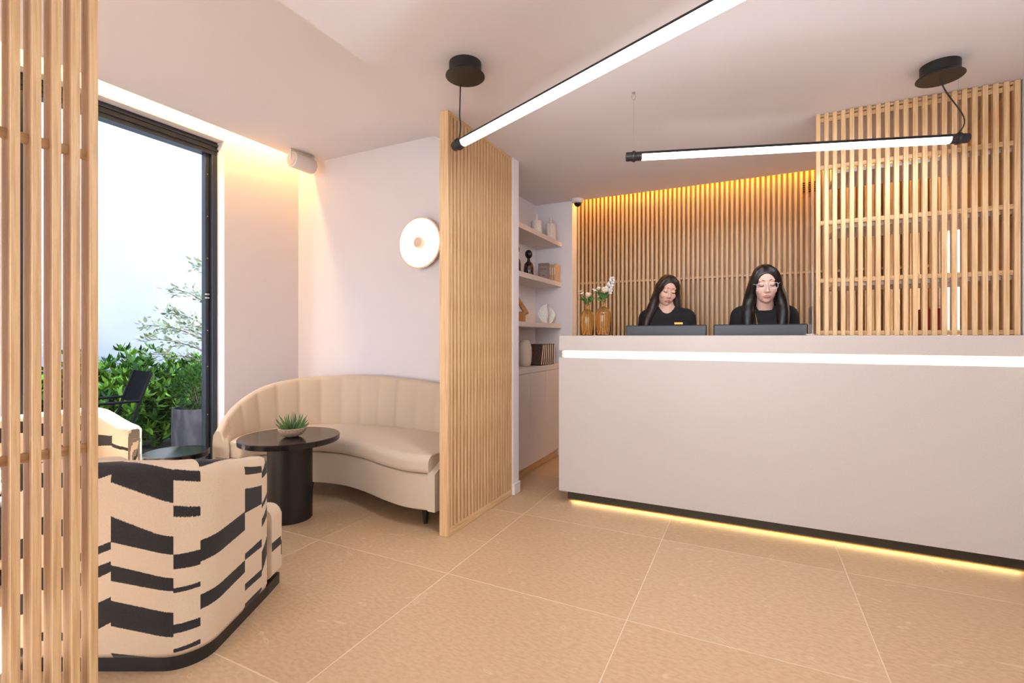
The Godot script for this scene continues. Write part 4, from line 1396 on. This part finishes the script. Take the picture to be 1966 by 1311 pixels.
# ------------------------------------------------------------------ people
func head_sdf() -> SDF:
	var s := SDF.new()
	s.k = 0.022
	s.ell(Vector3(0, 0.032, -0.016), Vector3(0.073, 0.086, 0.092))
	s.ell(Vector3(0, -0.035, 0.026), Vector3(0.057, 0.082, 0.060))
	s.ell(Vector3(0, -0.094, 0.054), Vector3(0.021, 0.018, 0.020))
	s.ell(Vector3(0.034, -0.030, 0.058), Vector3(0.025, 0.026, 0.022))
	s.ell(Vector3(-0.034, -0.030, 0.058), Vector3(0.025, 0.026, 0.022))
	s.cap(Vector3(-0.036, 0.032, 0.070), Vector3(0.036, 0.032, 0.070), 0.010, 0.010)
	s.cut(Vector3(0.031, 0.010, 0.100), Vector3(0.020, 0.014, 0.022))
	s.cut(Vector3(-0.031, 0.010, 0.100), Vector3(0.020, 0.014, 0.022))
	s.k = 0.022
	return s


func face_net() -> MB:
	var s := head_sdf()
	# lids, nose, mouth blend tighter
	var m := SDF.new()
	m.k = 0.010
	m.A = s.A.duplicate()
	for sg: float in [-1.0, 1.0]:
		m.ell(Vector3(sg * 0.030, 0.007, 0.070), Vector3(0.0155, 0.0115, 0.0155))
		m.ell(Vector3(sg * 0.0085, -0.036, 0.086), Vector3(0.007, 0.006, 0.008))
		m.ell(Vector3(sg * 0.073, -0.008, -0.008), Vector3(0.008, 0.030, 0.018))
	m.cap(Vector3(0, 0.012, 0.079), Vector3(0, -0.032, 0.097), 0.0065, 0.0090)
	m.cap(Vector3(-0.013, -0.0655, 0.078), Vector3(0.013, -0.0655, 0.078), 0.0075, 0.0075)
	m.cap(Vector3(0, -0.06, -0.02), Vector3(0, -0.22, -0.045), 0.050, 0.054)
	var mb := MB.new()
	m.net(Vector3(-0.10, -0.17, -0.13), Vector3(0.10, 0.14, 0.13), 0.0046, mb)
	return mb


func hand_net() -> MB:
	# right hand, fingers along +z, palm down, thumb on the -x side
	var s := SDF.new()
	s.k = 0.010
	s.cap(Vector3(-0.018, 0, 0.0), Vector3(-0.020, 0, 0.075), 0.016, 0.014)
	s.cap(Vector3(0.016, 0, 0.0), Vector3(0.022, 0, 0.070), 0.016, 0.013)
	s.cap(Vector3(0, 0, -0.05), Vector3(0, 0, 0.02), 0.024, 0.022)
	s.k = 0.006
	for e: Array in [[-0.026, 0.072, 0.9], [-0.008, 0.080, 1.0], [0.010, 0.078, 0.95], [0.027, 0.066, 0.78]]:
		var L: float = 0.078 * e[2]
		var a := Vector3(e[0], 0.002, e[1] - 0.012)
		var b := a + Vector3(0, 0.004, L * 0.45)
		var c := b + Vector3(0, -0.014, L * 0.30)
		s.cap(a, b, 0.0088, 0.0080)
		s.cap(b, c, 0.0080, 0.0074)
		s.cap(c, c + Vector3(0, -0.016, L * 0.18), 0.0074, 0.0066)
	s.cap(Vector3(-0.026, -0.002, 0.008), Vector3(-0.052, -0.006, 0.036), 0.0125, 0.0095)
	s.cap(Vector3(-0.052, -0.006, 0.036), Vector3(-0.058, -0.012, 0.064), 0.0095, 0.0075)
	var mb := MB.new()
	s.net(Vector3(-0.08, -0.05, -0.09), Vector3(0.05, 0.04, 0.18), 0.0045, mb)
	return mb


func body_sdf(grow: float, legs := true) -> SDF:
	var s := SDF.new()
	s.k = 0.045
	var g := grow
	s.cap(Vector3(-0.075, 0.93, 0), Vector3(0.075, 0.93, 0), 0.112 + g, 0.112 + g)
	s.cap(Vector3(0, 0.95, 0), Vector3(0, 1.12, 0), 0.115 + g, 0.100 + g)
	s.cap(Vector3(-0.065, 1.25, 0), Vector3(0.065, 1.25, 0), 0.098 + g, 0.098 + g)
	s.cap(Vector3(-0.060, 1.245, 0.062), Vector3(0.060, 1.245, 0.062), 0.052 + g, 0.052 + g)
	s.cap(Vector3(-0.13, 1.355, -0.025), Vector3(0.13, 1.355, -0.025), 0.047 + g, 0.047 + g)
	s.cap(Vector3(0, 1.41, -0.035), Vector3(-0.12, 1.375, -0.025), 0.042 + g, 0.034 + g)
	s.cap(Vector3(0, 1.41, -0.035), Vector3(0.12, 1.375, -0.025), 0.042 + g, 0.034 + g)
	for sg: float in [-1.0, 1.0]:
		s.cap(Vector3(sg * 0.165, 1.35, -0.022), Vector3(sg * 0.205, 1.10, -0.05), 0.044 + g, 0.036 + g)
		s.cap(Vector3(sg * 0.205, 1.10, -0.05), Vector3(sg * 0.145, 1.03, 0.08), 0.036 + g, 0.025 + g)
		if legs:
			s.cap(Vector3(sg * 0.085, 0.90, 0), Vector3(sg * 0.085, 0.50, 0.015), 0.082 + g, 0.055 + g)
			s.cap(Vector3(sg * 0.085, 0.50, 0.015), Vector3(sg * 0.085, 0.09, -0.01), 0.052 + g, 0.034 + g)
			s.cap(Vector3(sg * 0.085, 0.045, -0.02), Vector3(sg * 0.09, 0.03, 0.13), 0.034, 0.024)
	return s


func tube_curve(pts: Array, r) -> MB:
	return MB.new().tube(curve(pts, 14), r, 8)


func people() -> void:
	var head := face_net()
	var hand := hand_net()
	var hand_l := MB.new()
	for i in range(0, hand.ix.size(), 3):
		var F3 := Vector3(-1, 1, 1)
		hand_l.tri(hand.v[hand.ix[i]] * F3, hand.v[hand.ix[i + 1]] * F3, hand.v[hand.ix[i + 2]] * F3, hand.n[hand.ix[i]] * F3, hand.n[hand.ix[i + 1]] * F3, hand.n[hand.ix[i + 2]] * F3)
	var skin := MB.new()
	var bs := body_sdf(0.0)
	bs.cap(Vector3(0, 1.38, -0.035), Vector3(0, 1.50, -0.012), 0.052, 0.048)
	bs.net(Vector3(-0.32, -0.02, -0.22), Vector3(0.32, 1.52, 0.32), 0.017, skin)
	var cloth := MB.new()
	var cs := body_sdf(0.009)
	cs.cutcap(Vector3(0, 1.448, 0.072), Vector3(0, 1.56, -0.02), 0.064, 0.085)
	cs.cutcap(Vector3(0.150, 1.035, 0.075), Vector3(0.11, 1.0, 0.18), 0.012, 0.06)
	cs.cutcap(Vector3(-0.150, 1.035, 0.075), Vector3(-0.11, 1.0, 0.18), 0.012, 0.06)
	cs.net(Vector3(-0.33, -0.02, -0.23), Vector3(0.33, 1.46, 0.32), 0.014, cloth)
	var cloth_mesh := cloth.mesh()
	for who in 2:
		var pos: Vector3 = [Vector3(-0.60, 0, -3.995), Vector3(0.085, 0, -3.87)][who]
		var yaw: float = [deg_to_rad(10), deg_to_rad(4)][who]
		var t := thing("person", ["person with long brown hair in a black top with a gold badge, looking down", "person with long black hair and clear glasses in a dark jacket, looking down"][who], "person", pos, yaw, "receptionists behind the desk")
		# head pose: the whole head turns, nods and tilts about the neck
		var hb := Basis(Vector3.UP, deg_to_rad([14.0, 2.0][who])) * Basis(Vector3.RIGHT, deg_to_rad([17.0, 13.0][who])) * Basis(Vector3.BACK, deg_to_rad([-9.0, 2.0][who]))
		var sc: float = [1.0, 1.10][who]
		var ht := Transform3D(hb.scaled(Vector3.ONE * sc), [Vector3(0.0, 1.566, 0.012), Vector3(0.0, 1.566, 0.075)][who])
		var sk := MB.new()
		sk.add(skin, Transform3D())
		sk.add(head, ht)
		sk.tube([Vector3(0, 1.40, -0.03), ht * Vector3(0, -0.08, -0.025)], [0.052, 0.047], 20, false)
		for sg: float in [-1.0, 1.0]:
			sk.add(hand if sg < 0 else hand_l, Transform3D(Basis(Vector3.UP, -sg * 0.35) * Basis(Vector3.RIGHT, 0.15), Vector3(sg * 0.135, 1.015, 0.105)).rotated_local(Vector3.BACK, 0.0))
		part(t, "body", sk, M.skin if who == 0 else M.skin_pale)
		var cl := part(t, "black_outfit", cloth_mesh, M.cloth_black)
		cl.set_meta("label", ["plain black round-neck top and trousers", "dark jacket over a black top"][who])
		# face
		for sg: float in [-1.0, 1.0]:
			part(t, "eyebrow", xf(tube_curve([Vector3(sg * 0.014, 0.0310, 0.0805), Vector3(sg * 0.029, 0.0355, 0.0780), Vector3(sg * 0.047, 0.0295, 0.0655)], 0.0019), ht), M.brow)
			part(t, "eyelashes", xf(tube_curve([Vector3(sg * 0.017, 0.0025, 0.0805), Vector3(sg * 0.030, -0.0035, 0.0855), Vector3(sg * 0.044, 0.002, 0.0755)], 0.0018), ht), M.brow)
		part(t, "lips", xf(tube_curve([Vector3(-0.021, -0.0645, 0.0775), Vector3(-0.008, -0.0615, 0.0855), Vector3(0.008, -0.0615, 0.0855), Vector3(0.021, -0.0645, 0.0775)], 0.0034).tube(curve([Vector3(-0.018, -0.0665, 0.0785), Vector3(0, -0.0715, 0.0855), Vector3(0.018, -0.0665, 0.0785)], 10), 0.0042, 8), ht), M.lips)
		hair(t, who, ht)
		if who == 0:
			var b := part(t, "badge", MB.new().box(Vector3.ZERO, Vector3(0.062, 0.017, 0.004), 0.001, Transform3D(Basis(Vector3.UP, 0.12) * Basis(Vector3.RIGHT, -0.25), Vector3(0.082, 1.30, 0.122))), M.gold, "gold name badge")
			b.name = "badge"
		else:
			var gl := MB.new()
			for sg: float in [-1.0, 1.0]:
				var loop := []
				for q: Vector2 in roundrect(sg * 0.033 - 0.025, sg * 0.033 + 0.025, -0.019, 0.016, [0.012, 0.008, 0.008, 0.012], 5):
					loop.append(Vector3(q.x, q.y, 0.1 - absf(q.x) * 0.16))
				loop.append(loop[0])
				gl.tube(loop, 0.0017, 6, false)
				gl.tube([Vector3(sg * 0.058, 0.010, 0.091), Vector3(sg * 0.074, 0.010, 0.06), Vector3(sg * 0.080, 0.008, -0.01)], 0.0016, 6)
			gl.tube([Vector3(-0.009, 0.004, 0.0985), Vector3(0, 0.007, 0.1005), Vector3(0.009, 0.004, 0.0985)], 0.0016, 6)
			part(t, "glasses", xf(gl, ht), mat(rgb(214, 208, 214), 0.15), "clear framed glasses")
			part(t, "necklace", tube_curve([Vector3(-0.062, 1.36, 0.085), Vector3(-0.055, 1.27, 0.13), Vector3(-0.064, 1.20, 0.133)], 0.0016), M.gold)
			part(t, "badge", MB.new().box(Vector3.ZERO, Vector3(0.05, 0.017, 0.004), 0.001, Transform3D(Basis(Vector3.RIGHT, -0.2), Vector3(0.085, 1.262, 0.129))), M.gold, "gold name badge")


func xf(m: MB, t: Transform3D) -> MB:
	return MB.new().add(m, t)


func hair(t: Node3D, who: int, ht: Transform3D) -> void:
	var s := SDF.new()
	s.k = 0.026
	s.ell(Vector3(0, 0.034, -0.018), Vector3(0.078, 0.091, 0.097))
	s.cap(Vector3(0, 0.02, -0.045), Vector3(0, -0.12, -0.06), 0.066, 0.062)
	for sg: float in [-1.0, 1.0]:
		# curtains swept from the parting past the temples
		s.lock(curve([Vector3(sg * 0.014, 0.112, 0.022), Vector3(sg * 0.050, 0.086, 0.044), Vector3(sg * 0.073, 0.032, 0.036), Vector3(sg * 0.078, -0.040, 0.020), Vector3(sg * 0.080, -0.10, 0.008)], 8), [0.010, 0.011, 0.013, 0.014, 0.016, 0.017, 0.018, 0.020, 0.022])
	s.cut(Vector3(0, -0.012, 0.112), Vector3(0.061, 0.096, 0.084))
	s.cut(Vector3(0, -0.13, 0.045), Vector3(0.046, 0.09, 0.07))
	s.cut(Vector3(0, 0.130, 0.060), Vector3(0.004, 0.020, 0.06))
	var inv := ht.affine_inverse()
	# locks fall to the shoulders; given in the person's own axes, carried into the head's
	var locks := []
	if who == 0:
		locks = [
			[[Vector3(-0.066, 1.60, 0.0), Vector3(-0.084, 1.52, 0.0), Vector3(-0.112, 1.43, 0.005), Vector3(-0.150, 1.34, 0.045), Vector3(-0.172, 1.22, 0.08)], [0.016, 0.034, 0.040, 0.036, 0.022]],
			[[Vector3(-0.050, 1.60, -0.05), Vector3(-0.080, 1.50, -0.055), Vector3(-0.115, 1.40, -0.07), Vector3(-0.13, 1.25, -0.11)], [0.040, 0.046, 0.046, 0.03]],
			[[Vector3(0.0, 1.58, -0.07), Vector3(0.0, 1.45, -0.095), Vector3(0.0, 1.25, -0.13)], [0.055, 0.06, 0.045]],
			[[Vector3(0.070, 1.59, 0.0), Vector3(0.078, 1.51, -0.005), Vector3(0.082, 1.43, -0.02), Vector3(0.085, 1.36, -0.06), Vector3(0.08, 1.25, -0.11)], [0.012, 0.022, 0.026, 0.028, 0.03]]]
	else:
		locks = [
			[[Vector3(-0.076, 1.60, 0.05), Vector3(-0.092, 1.52, 0.05), Vector3(-0.106, 1.43, 0.05), Vector3(-0.112, 1.33, 0.09), Vector3(-0.105, 1.20, 0.12)], [0.012, 0.026, 0.034, 0.036, 0.026]],
			[[Vector3(0.076, 1.60, 0.05), Vector3(0.094, 1.52, 0.05), Vector3(0.108, 1.43, 0.05), Vector3(0.108, 1.33, 0.09), Vector3(0.09, 1.20, 0.12)], [0.012, 0.026, 0.034, 0.036, 0.028]],
			[[Vector3(-0.065, 1.58, 0.0), Vector3(-0.085, 1.48, -0.01), Vector3(-0.095, 1.38, -0.04)], [0.034, 0.040, 0.035]],
			[[Vector3(0.065, 1.58, 0.0), Vector3(0.085, 1.48, -0.01), Vector3(0.095, 1.38, -0.04)], [0.034, 0.040, 0.035]],
			[[Vector3(0, 1.58, -0.02), Vector3(0, 1.45, -0.07), Vector3(0, 1.28, -0.12)], [0.065, 0.065, 0.05]]]
	for l: Array in locks:
		var pts := []
		for q: Vector3 in curve(l[0], 9):
			pts.append(inv * q)
		s.lock(pts, curve(l[1], 9))
	var mb := MB.new()
	s.net(Vector3(-0.22, -0.40, -0.20), Vector3(0.16, 0.15, 0.17), 0.008, mb, ht)
	part(t, "hair", mb, M.hair if who == 0 else M.hair_black)


# ------------------------------------------------------------------ courtyard
func leaf_mesh(L: float, W: float) -> ArrayMesh:
	return blade(L, W, 0.22).mesh()


func foliage(parent: Node3D, leaf: Mesh, spots: Array, cols: Array) -> void:
	var mm := MultiMesh.new()
	mm.transform_format = MultiMesh.TRANSFORM_3D
	mm.use_colors = true
	mm.mesh = leaf
	mm.instance_count = spots.size()
	for i in spots.size():
		mm.set_instance_transform(i, spots[i])
		mm.set_instance_color(i, cols[i])
	var o := MultiMeshInstance3D.new()
	o.name = "foliage"
	o.multimesh = mm
	o.material_override = M.leaf
	o.set_meta("kind", "stuff")
	parent.add_child(o, true)


func spot(at: Vector3, dir: Vector3, sc: float) -> Transform3D:
	var y := dir.normalized()
	var x := y.cross(Vector3(rng.randf() - 0.5, 0.9, rng.randf() - 0.5)).normalized()
	return Transform3D(Basis(x, y, x.cross(y)).scaled_local(Vector3.ONE * sc), at)


func shrub(at: Vector3, r: Vector3, n: int, label: String, leaf: Mesh) -> void:
	var t := thing("garden_shrub", label, "shrub", at, 0.0, "shrubs along the courtyard wall")
	var sp := []
	var co := []
	var st := MB.new()
	for k in n:
		var a := rng.randf() * TAU
		var u := rng.randf_range(-0.85, 1.0)
		var q := sqrt(1.0 - u * u * 0.98)
		var dir := Vector3(cos(a) * q, u, sin(a) * q)
		var rad := rng.randf_range(0.55, 1.0)
		var c := Vector3(0, r.y, 0) + dir * r * rad
		if c.y < 0.08:
			continue
		if k % 12 == 0:
			st.tube([Vector3(0, 0, 0), Vector3(c.x * 0.3, c.y * 0.5, c.z * 0.3), c], [0.012, 0.007, 0.003], 5)
		# a whorl of leaves at each shoot
		var up := (dir + Vector3(0, 0.7, 0)).normalized()
		var hue := rng.randf()
		for i in 7:
			var b := TAU * i / 7.0 + rng.randf()
			var s1 := up.cross(Vector3(0.3, 0.1, 0.9)).normalized()
			var d := up * rng.randf_range(0.25, 0.8) + (s1 * cos(b) + up.cross(s1) * sin(b))
			sp.append(spot(c, d, rng.randf_range(0.7, 1.15)))
			var g := rng.randf_range(0.25, 1.1)
			co.append(Color(lerpf(0.015, 0.20, hue) * g, lerpf(0.08, 0.42, hue) * g, lerpf(0.015, 0.04, hue) * g))
	part(t, "branches", st, M.bark)
	foliage(t, leaf, sp, co)


func courtyard() -> void:
	solo("ground_courtyard", MB.new().span(Vector3(-7.4, -0.25, -9), Vector3(-4.14, -0.02, 6)), M.paving, "dark paving of the courtyard outside the window", "ground", Vector3.ZERO, 0.0, "", "structure")
	solo("ground_street", MB.new().span(Vector3(-14, -0.25, 2.8), Vector3(12, -0.02, 20)), M.street, "pale paving in front of the street entrance", "ground", Vector3.ZERO, 0.0, "", "structure")
	solo("wall_courtyard", wall_mesh([[Vector3(-7.4, -0.02, -9), Vector3(-7.15, 5.2, 6)], [Vector3(-7.15, -0.02, -9), Vector3(-4.14, 5.2, -8.8)]]), M.courtyard, "tall white rendered wall closing the courtyard", "wall", Vector3.ZERO, 0.0, "", "structure")
	solo("wall_opposite", wall_mesh([[Vector3(-14, -0.02, 13), Vector3(12, 7.5, 14)]]), M.facade, "pale house front across the street", "wall", Vector3.ZERO, 0.0, "", "structure")
	var leaf := leaf_mesh(0.115, 0.036)
	for e: Array in [[-6.6, -2.0, 0.46, 0.50, "green shrub at the courtyard wall beyond the garden chair armrests"], [-6.62, -2.62, 0.46, 0.52, "green shrub at the courtyard wall straight behind the garden chair"], [-6.6, -3.2, 0.46, 0.55, "green shrub at the courtyard wall between garden chair and potted box bush"], [-6.55, -3.78, 0.46, 0.50, "green shrub at the courtyard wall behind the potted box bush"], [-6.5, -4.4, 0.46, 0.50, "green shrub at the courtyard wall hidden mostly by the window frame"], [-5.85, -2.7, 0.36, 0.38, "low green shrub close behind the garden chair back"], [-5.75, -3.22, 0.36, 0.36, "low green shrub beside the potted box bush"], [-5.7, -4.15, 0.36, 0.42, "low green shrub under the variegated tree"]]:
		shrub(Vector3(e[0], -0.02, e[1]), Vector3(e[2], e[3], e[2]), 240, e[4], leaf)
	# small variegated tree
	var tr := thing("variegated_tree", "small tree with loose white edged leaves against the courtyard wall", "tree", Vector3(-5.45, -0.02, -3.62))
	var wood := MB.new()
	var sp := []
	var co := []
	wood.tube(curve([Vector3(0, 0, 0), Vector3(0.03, 0.5, 0), Vector3(0.0, 1.0, 0.0), Vector3(0.0, 1.6, 0.0)], 10), [0.022, 0.021, 0.02, 0.019, 0.018, 0.017, 0.016, 0.014, 0.013, 0.012, 0.010], 8)
	for b: Array in [[0.95, 2.5, 1.05, 0.55], [1.05, 2.9, 1.0, 0.62], [1.15, 2.2, 0.95, 0.42], [1.2, 3.3, 0.8, 0.6], [0.9, 2.75, 0.95, 0.38], [1.35, 2.7, 0.75, 0.75], [1.4, 1.2, 0.6, 0.6], [1.1, 0.2, 0.7, 0.5], [1.45, 4.6, 0.6, 0.6], [1.0, 5.4, 0.7, 0.4], [1.25, 2.0, 0.9, 0.3], [1.55, 3.0, 0.45, 0.9]]:
		var a: float = b[1]
		# branches reach sideways along the wall and a little towards the window
		var out := Vector3(-0.35 * cos(a) , 0, -cos(a)).normalized() if false else Vector3(sin(a + 0.8) * 0.55, 0, -cos(a)).normalized()
		var p0 := Vector3(0.0, b[0] - 0.12, 0.0)
		var pts := [p0, p0 + out * b[2] * 0.3 + Vector3(0, b[3] * 0.4, 0), p0 + out * b[2] * 0.6 + Vector3(0, b[3] * 0.62, 0), p0 + out * b[2] * 0.85 + Vector3(0, b[3] * 0.66, 0)]
		var cu := curve(pts, 10)
		var rr := []
		for i in 11:
			rr.append(lerpf(0.010, 0.002, i / 10.0))
		wood.tube(cu, rr, 6)
		for i in range(2, 11):
			for j in 14:
				var c: Vector3 = cu[i]
				var d := Vector3(rng.randf_range(-1, 1), rng.randf_range(-0.5, 0.6), rng.randf_range(-1, 1))
				c += d * rng.randf_range(0.01, 0.13)
				sp.append(spot(c, d + out * 0.5, rng.randf_range(0.7, 1.2)))
				var g := rng.randf()
				co.append(Color(0.20, 0.26, 0.16).lerp(Color(0.62, 0.66, 0.54), g * g) if rng.randf() > 0.2 else Color(0.14, 0.17, 0.09))
	part(tr, "trunk", wood, M.bark)
	foliage(tr, leaf_mesh(0.058, 0.030), sp, co)
	# clipped box in a grey cylinder planter
	var pl := thing("potted_box_bush", "round clipped box bush in a tall grey cylinder planter outside the window", "potted plant", Vector3(-4.93, -0.02, -2.94))
	part(pl, "pot", MB.new().lathe([Vector2(0, 0), Vector2(0.238, 0), Vector2(0.245, 0.006), Vector2(0.245, 0.512), Vector2(0.241, 0.52), Vector2(0.222, 0.52), Vector2(0.218, 0.512), Vector2(0.218, 0.44), Vector2(0, 0.44)], 48), M.zinc)
	part(pl, "soil", MB.new().lathe([Vector2(0, 0.47), Vector2(0.217, 0.462)], 24), M.soil)
	var bx := Node3D.new()
	bx.name = "box_bush"
	pl.add_child(bx)
	bx.position = Vector3(0, 0.46, 0)
	sp = []
	co = []
	for i in 2600:
		var a := rng.randf() * TAU
		var u := rng.randf_range(-0.9, 1.0)
		var q := sqrt(1.0 - u * u)
		var d := Vector3(cos(a) * q, u, sin(a) * q)
		sp.append(spot(Vector3(0, 0.245, 0) + d * Vector3(0.235, 0.23, 0.235) * rng.randf_range(0.78, 1.0), d + Vector3(rng.randf_range(-0.7, 0.7), rng.randf_range(-0.2, 0.9), rng.randf_range(-0.7, 0.7)), rng.randf_range(0.7, 1.2)))
		var g := rng.randf_range(0.55, 1.1)
		co.append(Color(0.04 * g, 0.12 * g, 0.02 * g))
	var tw := MB.new()
	for i in 14:
		var a := TAU * i / 14.0
		tw.tube([Vector3(cos(a) * 0.02, 0.0, sin(a) * 0.02), Vector3(cos(a) * 0.14, 0.3 * fmod(i * 0.37, 1.0) + 0.1, sin(a) * 0.14)], [0.006, 0.003], 5)
	part(bx, "twigs", tw, M.bark)
	foliage(bx, leaf_mesh(0.036, 0.016), sp, co)
	# black metal garden armchair
	var ch := thing("garden_chair", "black metal garden armchair among the courtyard shrubs", "chair", Vector3(-5.15, -0.02, -2.13), deg_to_rad(-12))
	var S := 0.26
	for sg: float in [-1.0, 1.0]:
		# side frame: leg, back post; the chair looks towards +z
		part(ch, "back_leg", MB.new().tube(curve([Vector3(sg * S, 0.0, -0.36), Vector3(sg * S, 0.24, -0.28), Vector3(sg * S, 0.42, -0.23)], 8), 0.012, 8), M.garden_metal)
		part(ch, "back_post", MB.new().tube(curve([Vector3(sg * S, 0.42, 0.2), Vector3(sg * S, 0.405, -0.12), Vector3(sg * S, 0.45, -0.22), Vector3(sg * S, 0.66, -0.29), Vector3(sg * S, 0.90, -0.37)], 20), 0.012, 8), M.garden_metal)
		part(ch, "front_leg", MB.new().tube([Vector3(sg * S, 0.0, 0.24), Vector3(sg * S, 0.42, 0.2)], 0.012, 8), M.garden_metal)
		part(ch, "armrest", MB.new().tube(curve([Vector3(sg * S, 0.42, 0.205), Vector3(sg * S, 0.58, 0.20), Vector3(sg * S, 0.645, 0.16), Vector3(sg * S, 0.65, 0.05), Vector3(sg * S, 0.65, -0.28)], 20), 0.012, 8), M.garden_metal)
	part(ch, "back_sling", MB.new().loft([PackedVector3Array([Vector3(-S, 0.62, -0.278), Vector3(0, 0.62, -0.300), Vector3(S, 0.62, -0.278)]), PackedVector3Array([Vector3(-S, 0.76, -0.325), Vector3(0, 0.76, -0.347), Vector3(S, 0.76, -0.325)]), PackedVector3Array([Vector3(-S, 0.895, -0.368), Vector3(0, 0.895, -0.39), Vector3(S, 0.895, -0.368)])], false, false, false), M.sling)
	part(ch, "seat_sling", MB.new().box(Vector3(0, 0.412, 0.03), Vector3(2 * S, 0.006, 0.38), 0.001), M.sling)
